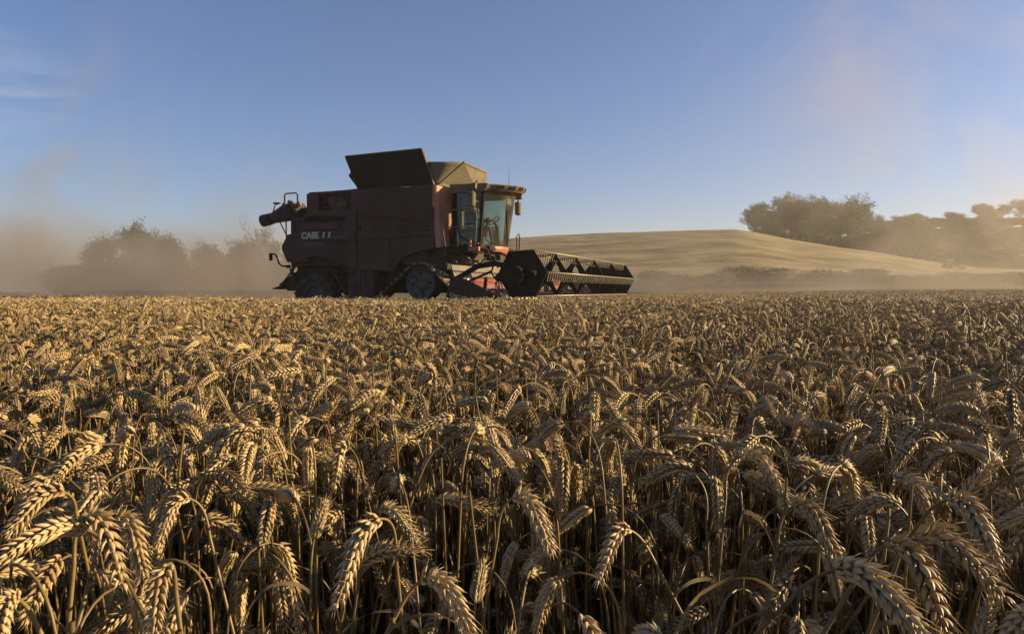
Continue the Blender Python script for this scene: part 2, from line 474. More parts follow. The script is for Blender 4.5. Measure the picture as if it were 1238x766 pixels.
def frames(P):
    """tangent, lateral and normal along a curve (parallel transport)"""
    T = np.gradient(P, axis=0); T /= np.linalg.norm(T, axis=1, keepdims=True) + 1e-12
    L = np.zeros_like(P)
    a = np.cross(T[0], (0.31, 0.77, 0.55)); L[0] = a / np.linalg.norm(a)
    for i in range(1, len(P)):
        a = L[i - 1] - T[i] * (L[i - 1] @ T[i]); L[i] = a / np.linalg.norm(a)
    return T, L, np.cross(T, L)

def resample(P, n):
    d = np.concatenate([[0], np.cumsum(np.linalg.norm(np.diff(P, axis=0), axis=1))])
    s_ = np.linspace(0, d[-1], n)
    return np.stack([np.interp(s_, d, P[:, k]) for k in range(3)], 1)

def tube_np(acc, P, r0, r1, seg, tone):
    T, L, W = frames(P)
    r = np.linspace(r0, r1, len(P))[:, None]
    V = np.concatenate([P[:, None] + (L[:, None] * math.cos(2 * PI * k / seg) + W[:, None] * math.sin(2 * PI * k / seg)) * r[:, None] for k in range(seg)], 1)
    n = len(P)
    i, k = np.meshgrid(np.arange(n - 1), np.arange(seg), indexing='ij')
    F = np.stack([i * seg + k, i * seg + (k + 1) % seg, (i + 1) * seg + (k + 1) % seg, (i + 1) * seg + k], -1).reshape(-1, 4)
    acc.add(V.reshape(-1, 3), F, tone)

def ear_np(acc, P, nodes, lod, rg, roll=0.0, fat=1.0):
    """an ear of wheat along the curve P: spikelets alternating on two sides, each a fan of pointed florets"""
    P = resample(P, nodes + 1)
    L_ear = np.linalg.norm(np.diff(P, axis=0), axis=1).sum()
    T, L, W = frames(P)
    c, s_ = math.cos(roll), math.sin(roll)
    L, W = L * c + W * s_, W * c - L * s_
    k_size = fat * (L_ear / 0.09) ** 0.6
    flen0 = 0.0138 * k_size
    for i in range(nodes):
        side = 1 if i % 2 == 0 else -1
        t = i / (nodes - 1.0)
        sz = (0.72 + 0.40 * math.sin(PI * min(1, 0.12 + 0.95 * t) ** 0.8)) * (1 - 0.18 * t)
        if lod == 0:
            fl = [(-1, 0.0036, 24, 18), (1, 0.0036, 24, 18), (-1, 0.0014, 8, 31), (1, 0.0014, 8, 34)]
        else:
            fl = [(-1, 0.0030, 20, 20), (1, 0.0030, 20, 20), (0, 0.0, 0, 32)]
        if i == nodes - 1:
            fl = [(-1, 0.001, 14, 6), (1, 0.001, 14, 6), (0, 0, 0, 12)]
        for (ws, wo, splay, tilt) in fl:
            a = R(tilt + rg.uniform(-5, 5)); b = R(splay + rg.uniform(-5, 5)) * ws
            d = T[i] * math.cos(a) + L[i] * side * math.sin(a)
            d = d * math.cos(b) + W[i] * math.sin(b)
            d /= np.linalg.norm(d)
            o = L[i] * side - d * ((L[i] * side) @ d) + W[i] * ws * 0.8
            o = o - d * (o @ d); o /= np.linalg.norm(o)
            x = np.cross(o, d)
            ln = flen0 * sz * rg.uniform(0.88, 1.12)
            w = 0.0030 * k_size * sz * rg.uniform(0.9, 1.1) * (1.0 if lod == 0 else 1.2)
            base = P[i] + L[i] * side * 0.0012 + W[i] * ws * wo * k_size
            tv, tf = T_HI if lod == 0 else T_MID
            V = base + tv[:, :1] * w * x + tv[:, 1:2] * w * o + tv[:, 2:3] * ln * d
            tone = rg.uniform(0, 1)
            acc.add(V, tf, tone)
            if lod == 0:
                tip = base + d * ln * 0.97 + o * w * 0.1
                al = (0.003 + 0.006 * rg.random() + (0.010 * rg.random() if t > 0.75 else 0)) * k_size
                dd = d + rg.normal(0, 0.12, 3)
                av, af = T_AWN
                acc.add(tip + av[:, :1] * 0.00028 * x + av[:, 1:2] * 0.00028 * o + av[:, 2:3] * al * dd, af, tone)
    tube_np(acc, P, 0.0013, 0.0007, 4, 0.3)

def leaf_np(acc, p0, az, ln, rg, droop=1.0, n=14, w0=0.0021):
    """a dry, twisting ribbon of leaf"""
    out = np.array((math.cos(az), math.sin(az), 0.0))
    pts, el, p = [], R(rg.uniform(35, 75)), p0.copy()
    for i in range(n):
        pts.append(p.copy())
        p = p + (out * math.cos(el) + np.array((0, 0, 1)) * math.sin(el)) * ln / (n - 1)
        el -= R(rg.uniform(8, 26)) * droop
        az += rg.uniform(-0.2, 0.2); out = np.array((math.cos(az), math.sin(az), 0.0))
    P = np.array(pts); T, L, W = frames(P)
    tw = np.cumsum(rg.uniform(0.0, 0.5, n)) + rg.uniform(0, 3)
    S = L * np.cos(tw)[:, None] + W * np.sin(tw)[:, None]
    w = (w0 * np.sin(np.linspace(0.5, PI - 0.02, n)) ** 0.7)[:, None]
    V = np.stack([P - S * w, P + S * w], 1).reshape(-1, 3)
    F = np.array([(2 * i, 2 * i + 1, 2 * i + 3, 2 * i + 2) for i in range(n - 1)])
    acc.add(V, F, rg.uniform(0, 1))

def plant_curve(rg, kind=None):
    """stem and ear of one plant bending in a slightly wobbly plane; apex at z = 0, stem foot at the origin's x, y"""
    Ls = 0.80; Le = rg.uniform(0.046, 0.076)
    k = kind or rg.choice(['up', 'nod', 'hook'], p=[0.12, 0.46, 0.42])
    end = {'up': rg.uniform(20, 60), 'nod': rg.uniform(85, 140), 'hook': rg.uniform(140, 182)}[k]
    lean = abs(rg.normal(0, 10))
    ben = rg.uniform(0.06, 0.14)
    s_ = np.linspace(0, Ls + Le, 120); ds = s_[1] - s_[0]
    t = np.clip((s_ - (Ls - ben)) / (ben + Le * rg.uniform(0.45, 0.9)), 0, 1)
    th = R(lean) * (0.3 + 0.7 * s_ / Ls) + R(end - lean) * (t * t * (3 - 2 * t))
    wob = 0.22 * np.sin(s_ * rg.uniform(5, 14) + rg.uniform(0, 6)) + rg.uniform(-0.5, 0.5) * t
    D = np.stack([np.sin(th) * np.cos(wob), np.sin(th) * np.sin(wob), np.cos(th)], 1)
    P = np.concatenate([[np.zeros(3)], np.cumsum(D[:-1] * ds, 0)])
    ns = int(round(Ls / ds))
    return P[:ns + 1], P[ns:], k

TOP = 0.74
def plant_parts(rg, lod, kind=None, curves=None):
    stem, ear, leaf = Acc(), Acc(), Acc()
    if curves is None:
        S, Ecurve, k = plant_curve(rg, kind)
        zmax = max(S[:, 2].max(), Ecurve[:, 2].max())
        S = S - (0, 0, zmax - TOP); Ecurve = Ecurve - (0, 0, zmax - TOP)     # apex at TOP above the plant's foot
        keep = S[:, 2] > -0.06
        S = S[keep]
    else:
        S, Ecurve = curves; k = kind
    lo = S[: max(2, int(len(S) * 0.7))]; hi = S[max(1, int(len(S) * 0.7) - 1):]
    if lod == 0:
        tube_np(stem, np.concatenate([resample(lo, 6)[:-1], resample(hi, 22)]), 0.0017, 0.00115, 6, rg.random())
        if len(lo) > 6:
            q = lo[int(len(lo) * rg.uniform(0.55, 0.9))]; tube_np(stem, np.stack([q - (0, 0, .004), q, q + (0, 0, .004)]), 0.0023, 0.0021, 6, 0.0)
        ear_np(ear, Ecurve, int(rg.integers(17, 22)), 0, rg, rg.uniform(0, PI), rg.uniform(0.80, 1.05))
        nl = int(rg.integers(0, 2))
    else:
        tube_np(stem, np.concatenate([resample(lo, 3)[:-1], resample(hi, 9)]), 0.0018, 0.0012, 3, rg.random())
        ear_np(ear, Ecurve, int(rg.integers(15, 18)), 1, rg, rg.uniform(0, PI), rg.uniform(0.85, 1.05))
        nl = int(rg.integers(0, 2))
    for _ in range(nl):
        i = int(len(S) * rg.uniform(0.25, 0.62))
        leaf_np(leaf, S[min(i, len(S) - 1)], rg.uniform(0, 2 * PI), rg.uniform(0.08, 0.17), rg, 1.25 * 0.62, 14 if lod == 0 else 6)
    return stem.arrays(), ear.arrays(), leaf.arrays(), k, Ecurve

def to_mesh(name, arrs, mats, extra=None):
    """one mesh of several (verts, faces, tone) arrays, one material slot each"""
    V, F, T, mi, o = [], [], [], [], 0
    for j, (v, f, t) in enumerate(arrs):
        V.append(v); T.append(t); F.extend([tuple(i + o for i in q) for q in f]); mi += [j] * len(f); o += len(v)
    V = np.concatenate(V); T = np.concatenate(T)
    me = bpy.data.meshes.new(name)
    me.from_pydata(V.tolist(), [], F)
    for mt in mats: me.materials.append(mt)
    me.polygons.foreach_set('material_index', mi)
    me.polygons.foreach_set('use_smooth', [True] * len(F))
    a = me.attributes.new('tone', 'FLOAT', 'POINT'); a.data.foreach_set('value', T.astype(np.float32))
    me.update()
    return me

# --- variants: near plants in full detail, plants of the middle distance, and square patches for far off
N_NEAR, N_MID, N_PATCH = 48, 30, 7
near_var = [plant_parts(np.random.default_rng(100 + i), 0) for i in range(N_NEAR)]
mid_var = [plant_parts(np.random.default_rng(300 + i), 1) for i in range(N_MID)]
PATCH = 0.6
def make_patch(seed):
    rg = np.random.default_rng(seed)
    stem, ear, leaf = Acc(), Acc(), Acc()
    for _ in range(int(480 * PATCH * PATCH)):
        S, Ec, k = plant_curve(rg)
        top = max(S[:, 2].max(), Ec[:, 2].max())
        a = rg.uniform(0, 2 * PI); c, s_ = math.cos(a), math.sin(a)
        Mz = np.array(((c, -s_, 0), (s_, c, 0), (0, 0, 1)))
        off = np.array((rg.uniform(-.5, .5) * PATCH, rg.uniform(-.5, .5) * PATCH, TOP + rg.normal(0, 0.032) - top))
        S = S @ Mz.T + off; Ec = Ec @ Mz.T + off
        S = S[S[:, 2] > 0.3]
        tube_np(stem, np.concatenate([resample(S[: len(S) // 2], 2)[:-1], resample(S[len(S) // 2:], 4)]), 0.0020, 0.0014, 3, rg.random())
        P = resample(Ec, 9); T, L, W = frames(P); n = 5
        ti = np.linspace(0, 1, 9); r = 0.0072 * np.sin(PI * (0.10 + 0.84 * ti)) ** 0.6 * np.where(np.arange(9) % 2 == 0, 1.12, 0.84)
        V = np.stack([P + (L * math.cos(2 * PI * q / n) + W * math.sin(2 * PI * q / n) * 0.8) * r[:, None] for q in range(n)], 1).reshape(-1, 3)
        F = np.array([(i * n + q, i * n + (q + 1) % n, (i + 1) * n + (q + 1) % n, (i + 1) * n + q) for i in range(8) for q in range(n)])
        ear.add(V, F, rg.random())
    return stem.arrays(), ear.arrays()
def straw_parts(seed):
    """a bare broken straw: a stiff slanting stem without an ear, a node and a scrap of leaf"""
    rg = np.random.default_rng(seed)
    stem, leaf = Acc(), Acc()
    a = R(abs(rg.normal(0, 16))); ln = 0.86
    d = np.array((math.sin(a), 0, math.cos(a)))
    P = np.array([d * ln * t + np.array((0, 0.012 * math.sin(3 * t), 0)) for t in np.linspace(0, 1, 6)])
    P[:, 2] -= P[-1, 2] - TOP - rg.uniform(-0.02, 0.05)
    tube_np(stem, P, 0.0019, 0.0013, 6, rg.random())
    k = P[3] + (P[4] - P[3]) * rg.random()
    tube_np(stem, np.array([k - d * 0.004, k, k + d * 0.004]), 0.0022, 0.0022, 6, 0.2)
    leaf_np(leaf, k, rg.uniform(0, 6.28), rg.uniform(0.03, 0.09), rg, 0.6, 8)
    return stem.arrays(), Acc().arrays(), leaf.arrays()
straws = [straw_parts(700 + i) for i in range(8)]
patches = [make_patch(500 + i) for i in range(N_PATCH)]

# --- positions
def jitter_grid(x0, x1, y0, y1, dens, rg):
    st = 1 / math.sqrt(dens)
    X, Y = np.meshgrid(np.arange(x0, x1, st), np.arange(y0, y1, st))
    X = X.ravel() + rg.uniform(-.5, .5, X.size) * st * 1.6; Y = Y.ravel() + rg.uniform(-.5, .5, Y.size) * st * 1.6
    return X, Y
def canopy(X, Y):
    """slow waves in the crop's height"""
    return 0.022 * np.sin(X * 2.1 + 0.7 * np.sin(Y * 1.3)) * np.sin(Y * 1.7 + 1.0) + 0.014 * np.sin(X * 5.3 + Y * 3.1)

Y_MID, Y_FAR = 2.7, 9.0
X, Y = jitter_grid(-4.2, 5.2, -0.9, Y_MID, 980, rng)
ok = (np.abs(X) < 0.86 * np.maximum(Y, 0) + 1.3) & (np.hypot(X, Y) > 0.34)
NX, NY = X[ok], Y[ok]
NT = TOP + rng.normal(0, 0.036, NX.size) - np.where(rng.random(NX.size) < 0.64, rng.uniform(0.03, 0.38, NX.size), 0) + canopy(NX, NY) + 0.03 * np.exp(-((NX - 0.55) ** 2 + (NY - 0.55) ** 2) / 0.12)
d = np.hypot(NX, NY)
NT = np.minimum(NT, np.where(d < 1.2, CAM_H - 0.19 * np.maximum(d, 0.4) ** 0.35, 9))
NV = rng.integers(0, N_NEAR, NX.size); NR = rng.uniform(0, 2 * PI, NX.size)

# --- the plants one can pick out nearest to the camera, measured from the photograph:
# ear neck, ear tip (photo pixels), distance of each in metres, where the stem comes from (pixels right / down of the neck), sag, label
HEROES = [
    ((104, 640), (2, 672), 0.60, 0.58, (66, 95), 0.30, 'long wheat ear bowed flat over the lower left corner, thick stem slanting from below'),
    ((106, 624), (150, 712), 0.60, 0.58, (-20, 140), 0.45, 'wheat ear curving down beside the long bowed ear in the lower left corner'),
    ((138, 628), (175, 698), 0.66, 0.64, (-40, 120), 0.45, 'short wheat ear hooked outermost in the bunch of three at lower left'),
    ((201, 684), (182, 775), 0.52, 0.50, (18, 110), 0.10, 'plump wheat ear hanging straight down by the bottom edge, left of centre'),
    ((228, 602), (188, 664), 0.80, 0.78, (40, 120), 0.45, 'hooked wheat ear on a thin arched stem above the plump hanging ear'),
    ((458, 627), (405, 736), 0.58, 0.56, (26, 150), 0.25, 'large pale wheat ear hanging below a hairpin-bent stem, bottom centre-left'),
    ((436, 682), (511, 664), 0.62, 0.60, (-30, 110), 0.35, 'wheat ear lying level behind the hairpin-bent stem'),
    ((460, 616), (505, 652), 0.72, 0.70, (-30, 140), 0.40, 'brown wheat ear arched just above the level ear at bottom centre-left'),
    ((512, 700), (572, 772), 0.54, 0.52, (-60, 90), 0.55, 'wheat ear arching over and down to the bottom edge near the centre'),
    ((1012, 688), (1118, 772), 0.50, 0.48, (-90, 60), 0.45, 'biggest dark wheat ear bowed over the bottom right, stem running off to the lower left'),
    ((1076, 659), (1148, 772), 0.52, 0.50, (-60, 60), 0.45, 'broad wheat ear arching just behind the biggest bowed ear at bottom right'),
    ((1112, 648), (1220, 728), 0.58, 0.56, (-50, 90), 0.40, 'long grey wheat ear sweeping down to the bottom right corner'),
    ((1150, 603), (1206, 686), 0.66, 0.64, (-70, 70), 0.50, 'wheat ear with bright lower tip hanging above the bottom right corner'),
    ((962, 612), (1012, 676), 0.68, 0.66, (-30, 120), 0.40, 'wheat ear leaning to the right on the near side of the right-hand stalks'),
    ((1087, 612), (1026, 626), 0.74, 0.73, (10, 110), 0.55, 'wheat ear arched to the left like a bridge over a hanging ear, lower right'),
    ((1047, 624), (1052, 672), 0.72, 0.71, (20, 100), 0.10, 'grey wheat ear hanging straight down under the bridge-like arched ear'),
    ((1092, 583), (1128, 640), 0.80, 0.78, (-20, 110), 0.35, 'pale wheat ear curving down behind the bridge-like arched ear'),
    ((896, 551), (954, 604), 0.86, 0.84, (-20, 120), 0.45, 'tall wheat ear arching to the right above its neighbours, right of centre'),
    ((838, 572), (774, 586), 0.84, 0.83, (14, 130), 0.50, 'wheat ear arched to the left, tip down, beside a dark upright stem'),
    ((76, 594), (6, 650), 0.72, 0.70, (20, 60), 0.50, 'bright wheat ear with fat grains drooping to the left edge'),
    ((380, 650), (394, 605), 0.74, 0.74, (-4, 110), 0.0, 'stubby upright wheat ear catching full sun, left of centre'),
    ((575, 728), (584, 678), 0.62, 0.62, (2, 100), 0.0, 'short golden wheat ear standing upright near the bottom centre'),
    ((462, 478), (424, 494), 1.05, 1.04, (96, 240), 0.6, 'wheat ear on a very long bare stem slanting across the centre'),
    ((622, 600), (668, 668), 0.74, 0.72, (-30, 120), 0.5, 'wheat ear arching right and down, just below the centre'),
    ((760, 640), (722, 706), 0.66, 0.64, (60, 90), 0.5, 'blue-grey shaded wheat ear curving down to the left, bottom centre-right'),
    ((420, 540), (404, 590), 0.95, 0.93, (30, 90), 0.5, 'wheat ear hooked down to the left of the long slanting stem'),
    ((20, 724), (-10, 800), 0.54, 0.52, (50, 80), 0.5, 'wheat ear cut off by the bottom left corner, hooked over a pale stem'),
]

def bez(p0, p1, p2, p3, n=40):
    t = np.linspace(0, 1, n)[:, None]
    return (1 - t) ** 3 * p0 + 3 * (1 - t) ** 2 * t * p1 + 3 * (1 - t) * t * t * p2 + t ** 3 * p3

GROUP = 'ripe wheat plants at the near edge of the crop'
hero_px = []
n_plants = 0
def plant_object(loc, rz, sc, arrs, label, meshes=None):
    """root Empty on the ground with stem, ear and leaf; returns the meshes for sharing"""
    global n_plants
    n_plants += 1
    root = empty('wheat_plant', loc, rz)
    root.scale = (sc, sc, 1.0)
    tag(root, label, 'wheat plant', GROUP)
    if meshes is None:
        meshes = [to_mesh('wheat_stem', [arrs[0]], [M['stem']]), to_mesh('wheat_ear', [arrs[1]], [M['ear']])]
        meshes.append(to_mesh('wheat_leaf', [arrs[2]], [M['leaf']]) if len(arrs[2][0]) else None)
    for nm, me in zip(('stem', 'ear', 'leaf'), meshes):
        if me is not None: obj(nm, me, root)
    return meshes

for hi_, (nk, tp, d0, d1, so, sag, lab) in enumerate(HEROES):
    rg = np.random.default_rng(900 + hi_)
    N, Tp = at(*nk, d0), at(*tp, d1)
    # the stem comes up from the ground through a point below the neck
    Q = at(nk[0] + so[0], nk[1] + so[1], d0 + rg.uniform(-0.02, 0.05))
    Lq = np.linalg.norm(Tp - N)
    v0 = (N - Q) / np.linalg.norm(N - Q)
    e0 = (Tp - N) / Lq
    up = np.array((0, 0, 1.0))
    tan = e0 * 0.75 + up * (0.9 * sag + 0.15) + v0 * 0.25
    tan /= np.linalg.norm(tan)
    E_ = bez(N, N + tan * Lq * 0.38, Tp - (e0 - up * 0.9 * sag) * Lq * 0.35, Tp)
    base = Q + (Q - N) / max(0.05, abs(N[2] - Q[2])) * Q[2] * 0.45
    base[2] = -0.03
    S = np.concatenate([bez(base, base + up * 0.25, Q - v0 * 0.12, Q, 24)[:-1],
                        bez(Q, Q + v0 * np.linalg.norm(N - Q) * 0.5, N - tan * np.linalg.norm(N - Q) * 0.35, N, 30)])
    org = np.array((base[0], base[1], 0))
    parts = plant_parts(rg, 0, 'hero', (S - org, E_ - org))
    plant_object(org, 0, 1, parts, lab)
    hx, hy, hd = project(np.concatenate([E_[::6], S[-40::8]]))
    hero_px.append(np.stack([hx, hy, hd], 1))
HP = np.concatenate(hero_px)

# --- which of the others show largest: a coarse depth test of their ears
def ear_world(i):
    P = resample(near_var[NV[i]][4], 9)
    c, s_ = math.cos(NR[i]), math.sin(NR[i])
    return np.stack([P[:, 0] * c - P[:, 1] * s_ + NX[i], P[:, 0] * s_ + P[:, 1] * c + NY[i], P[:, 2] - TOP + NT[i]], 1)
EW = np.array([ear_world(i) for i in range(NX.size)])
ex, ey, ed = project(EW)
alive = ed.min(axis=1) > 0.43
alive &= ~((NY < 0.12) & (np.abs(NX) < 0.35))
for i in np.where(ed.min(axis=1) < 0.95)[0]:
    # plants standing in front of the picked-out ones are left out there
    dx = ex[i][:, None] - HP[None, :, 0]; dy = ey[i][:, None] - HP[None, :, 1]
    if ((np.hypot(dx, dy) < 30) & (ed[i][:, None] < HP[None, :, 2] + 0.05) & (ed[i][:, None] > 0)).any():
        alive[i] = False
ZW, ZH = 310, 192
zb = np.full((ZH, ZW), 1e9); zi = np.full((ZH, ZW), -1)
for i in np.argsort(ed.mean(axis=1)):
    if not alive[i] or ed[i].min() < 0.25: continue
    for q in range(9):
        cx, cy, rr = ex[i, q] / 4, ey[i, q] / 4, max(0.5, 0.0085 * F_PX / ed[i, q] / 4)
        if not (0 <= cx < ZW and 0 <= cy < ZH): continue
        x0, x1, y0, y1 = int(max(0, cx - rr)), int(min(ZW, cx + rr + 1)), int(max(0, cy - rr)), int(min(ZH, cy + rr + 1))
        sub = zb[y0:y1, x0:x1] > ed[i, q]
        zb[y0:y1, x0:x1][sub] = ed[i, q]; zi[y0:y1, x0:x1][sub] = i
cnt = np.bincount(zi[zi >= 0], minlength=NX.size)
picked = [i for i in np.argsort(-cnt)[: 300 - n_plants] if cnt[i] > 0]
KLAB = {'up': 'ripe wheat plant, ear held upright among drooping neighbours near the camera',
        'nod': 'ripe wheat plant, ear nodding sideways in the crowded crop near the camera',
        'hook': 'ripe wheat plant, ear hooked fully downward in the crowded crop near the camera'}
shared = {}
for i in picked:
    v = int(NV[i])
    shared[v] = plant_object((NX[i], NY[i], NT[i] - TOP), NR[i], 1.0, near_var[v], KLAB[near_var[v][3]], shared.get(v))
alive[picked] = False

# --- the rest of the crop: one object whose own variant meshes are set out on its own points
def build_crop():
    pts, var, rot, scl = [], [], [], []
    k = np.where(alive)[0]
    for i in k:
        pts.append((NX[i], NY[i], NT[i] - TOP + float(g_field(NX[i], NY[i])))); var.append(NV[i]); rot.append((0, 0, NR[i])); scl.append(1.0)
    X, Y = jitter_grid(-10.5, 11.5, Y_MID, Y_FAR, 640, rng)
    ok = (X > -0.86 * Y - 1.2) & (X < 0.86 * Y + 2.2) & in_crop(X, Y)
    X, Y = X[ok], Y[ok]; Z = canopy(X, Y) + rng.normal(0, 0.034, X.size) - np.where(rng.random(X.size) < 0.42, rng.uniform(0.03, 0.22, X.size), 0) + g_field(X, Y)
    V = rng.integers(0, N_MID, X.size) + N_NEAR
    for a in zip(X, Y, Z, V, rng.uniform(0, 2 * PI, X.size)):
        pts.append(a[:3]); var.append(a[3]); rot.append((0, 0, a[4])); scl.append(rng.uniform(0.95, 1.1))
    X, Y = jitter_grid(-26, 48, Y_FAR + 0.3, 49, 1 / (PATCH * PATCH), rng)
    ok = (X > -0.86 * Y - 2) & (X < 0.86 * Y + 4) & in_crop(X, Y)
    X, Y = X[ok], Y[ok]; Z = g_field(X, Y) + 0.02 * np.sin(X * 0.9) * np.sin(Y * 0.7) + rng.normal(0, 0.01, X.size)
    V = rng.integers(0, N_PATCH, X.size) + N_NEAR + N_MID
    for a in zip(X, Y, Z, V, rng.integers(0, 4, X.size) * (PI / 2) + rng.uniform(-.2, .2, X.size)):
        pts.append(a[:3]); var.append(a[3]); rot.append((0, 0, a[4])); scl.append(1.0)
    # bare straws among the ears
    X, Y = jitter_grid(-7.5, 8.5, 0.3, 6.0, 38, rng)
    ok = (np.abs(X) < 0.86 * Y + 1.0) & (np.hypot(X, Y) > 0.62)
    for x, y in zip(X[ok], Y[ok]):
        pts.append((x, y, float(g_field(x, y)) + rng.normal(0, 0.03))); var.append(N_NEAR + N_MID + N_PATCH + int(rng.integers(0, 8))); rot.append((0, 0, rng.uniform(0, 6.28))); scl.append(1.0)
    n_pt = len(pts)
    V, F, T, mi, fv, o = [np.array(pts)], [], [np.zeros(n_pt)], [], [], n_pt
    for vi, arrs in enumerate([p[:3] for p in near_var] + [p[:3] for p in mid_var] + patches + straws):
        for j, (v, f, t) in enumerate(arrs):
            V.append(v); T.append(t); F.extend([tuple(i + o for i in q) for q in f]); mi += [j] * len(f); fv += [vi] * len(f); o += len(v)
    V = np.concatenate(V); T = np.concatenate(T)
    me = bpy.data.meshes.new('wheat_crop')
    me.from_pydata(V.tolist(), [], F)
    for mt in (M['stem'], M['ear'], M['leaf']): me.materials.append(mt)
    me.polygons.foreach_set('material_index', mi)
    me.polygons.foreach_set('use_smooth', [True] * len(F))
    nv = len(V)
    me.attributes.new('tone', 'FLOAT', 'POINT').data.foreach_set('value', T.astype(np.float32))
    me.attributes.new('variant', 'INT', 'FACE').data.foreach_set('value', np.array(fv, np.int32))
    a = np.zeros(nv, bool); a[:n_pt] = True
    me.attributes.new('is_spot', 'BOOLEAN', 'POINT').data.foreach_set('value', a)
    a = np.zeros(nv, np.int32); a[:n_pt] = var
    me.attributes.new('pick', 'INT', 'POINT').data.foreach_set('value', a)
    a = np.zeros((nv, 3), np.float32); a[:n_pt] = rot
    me.attributes.new('turn', 'FLOAT_VECTOR', 'POINT').data.foreach_set('vector', a.ravel())
    a = np.ones(nv, np.float32); a[:n_pt] = scl
    me.attributes.new('size', 'FLOAT', 'POINT').data.foreach_set('value', a)
    me.update()
    o = obj('wheat_crop', me)
    tag(o, 'golden mass of ripe standing wheat filling the field up to the combine', 'wheat crop', kind='stuff')
    ng = bpy.data.node_groups.new('sown_crop', 'GeometryNodeTree')
    ng.interface.new_socket('Geometry', in_out='INPUT', socket_type='NodeSocketGeometry')
    ng.interface.new_socket('Geometry', in_out='OUTPUT', socket_type='NodeSocketGeometry')
    N = ng.nodes; L = ng.links
    gi, go = N.new('NodeGroupInput'), N.new('NodeGroupOutput')
    def attr(nm, ty):
        q = N.new('GeometryNodeInputNamedAttribute'); q.data_type = ty; q.inputs['Name'].default_value = nm
        return next(s for s in q.outputs if s.enabled and s.name == 'Attribute')
    sep = N.new('GeometryNodeSeparateGeometry'); sep.domain = 'POINT'
    L.new(gi.outputs[0], sep.inputs['Geometry']); L.new(attr('is_spot', 'BOOLEAN'), sep.inputs['Selection'])
    sp = N.new('GeometryNodeSplitToInstances'); sp.domain = 'FACE'
    L.new(sep.outputs['Inverted'], sp.inputs['Geometry']); L.new(attr('variant', 'INT'), sp.inputs['Group ID'])
    ip = N.new('GeometryNodeInstanceOnPoints')
    L.new(sep.outputs['Selection'], ip.inputs['Points']); L.new(sp.outputs['Instances'], ip.inputs['Instance'])
    ip.inputs['Pick Instance'].default_value = True
    L.new(attr('pick', 'INT'), ip.inputs['Instance Index'])
    e2 = N.new('FunctionNodeEulerToRotation'); L.new(attr('turn', 'FLOAT_VECTOR'), e2.inputs[0]); L.new(e2.outputs[0], ip.inputs['Rotation'])
    L.new(attr('size', 'FLOAT'), ip.inputs['Scale'])
    L.new(ip.outputs[0], go.inputs[0])
    md = o.modifiers.new('sown_crop', 'NODES'); md.node_group = ng
    print('crop spots', n_pt, 'faces', len(F), 'plants', n_plants)
build_crop()

# ------------------------------------------------------------------ combine harvester (x forward, y to its left, near side is y < 0)
combine = empty('combine_harvester', (MO[0], MO[1], 0.0), -YAW)
tag(combine, 'big dusty red combine harvester with raised tank flaps and black hexagonal reel', 'combine harvester')

def text_mesh(name, body, size, mat, parent, origin, xdir, up, depth=0.006, bold=0.012, shear=0.0, space=1.0):
    cu = bpy.data.curves.new(name, 'FONT')
    cu.body = body; cu.size = size; cu.extrude = depth; cu.offset = bold; cu.shear = shear; cu.space_character = space
    cu.fill_mode = 'BOTH'
    tmp = bpy.data.objects.new(name, cu)
    COL.objects.link(tmp)
    bpy.context.view_layer.update()
    dg = bpy.context.evaluated_depsgraph_get()
    me = bpy.data.meshes.new_from_object(tmp.evaluated_get(dg))
    bpy.data.objects.remove(tmp); bpy.data.curves.remove(cu)
    me.name = name
    me.materials.clear(); me.materials.append(mat)
    x, u = Vector(xdir).normalized(), Vector(up).normalized()
    z = x.cross(u)
    m = Matrix((x, u, z)).transposed().to_4x4(); m.translation = Vector(origin)
    me.transform(m)
    return obj(name, me, parent)

def shell(mb, poly, y, t, bulge, sgn):
    """a pressed side panel: outline in x-z, slightly domed outward, with thickness t"""
    bm = bmesh.new()
    vv = [bm.verts.new((p[0], 0, p[1])) for p in poly]
    f = bm.faces.new(vv)
    bmesh.ops.inset_region(bm, faces=[f], thickness=0.05, depth=0.0)
    bm.faces.ensure_lookup_table()
    bmesh.ops.triangulate(bm, faces=[q for q in bm.faces if len(q.verts) > 4])
    inner = {v for v in bm.verts if not v.is_boundary}
    for v in bm.verts:
        v.co.y = y + sgn * (bulge if v in inner else 0.0)
    r = bmesh.ops.extrude_face_region(bm, geom=bm.faces[:])
    for g in r['geom']:
        if isinstance(g, bmesh.types.BMVert): g.co.y = y - sgn * t
    bmesh.ops.recalc_face_normals(bm, faces=bm.faces[:])
    bm.verts.index_update()
    mb.add([v.co.copy() for v in bm.verts], [[v.index for v in q.verts] for q in bm.faces])
    bm.free()

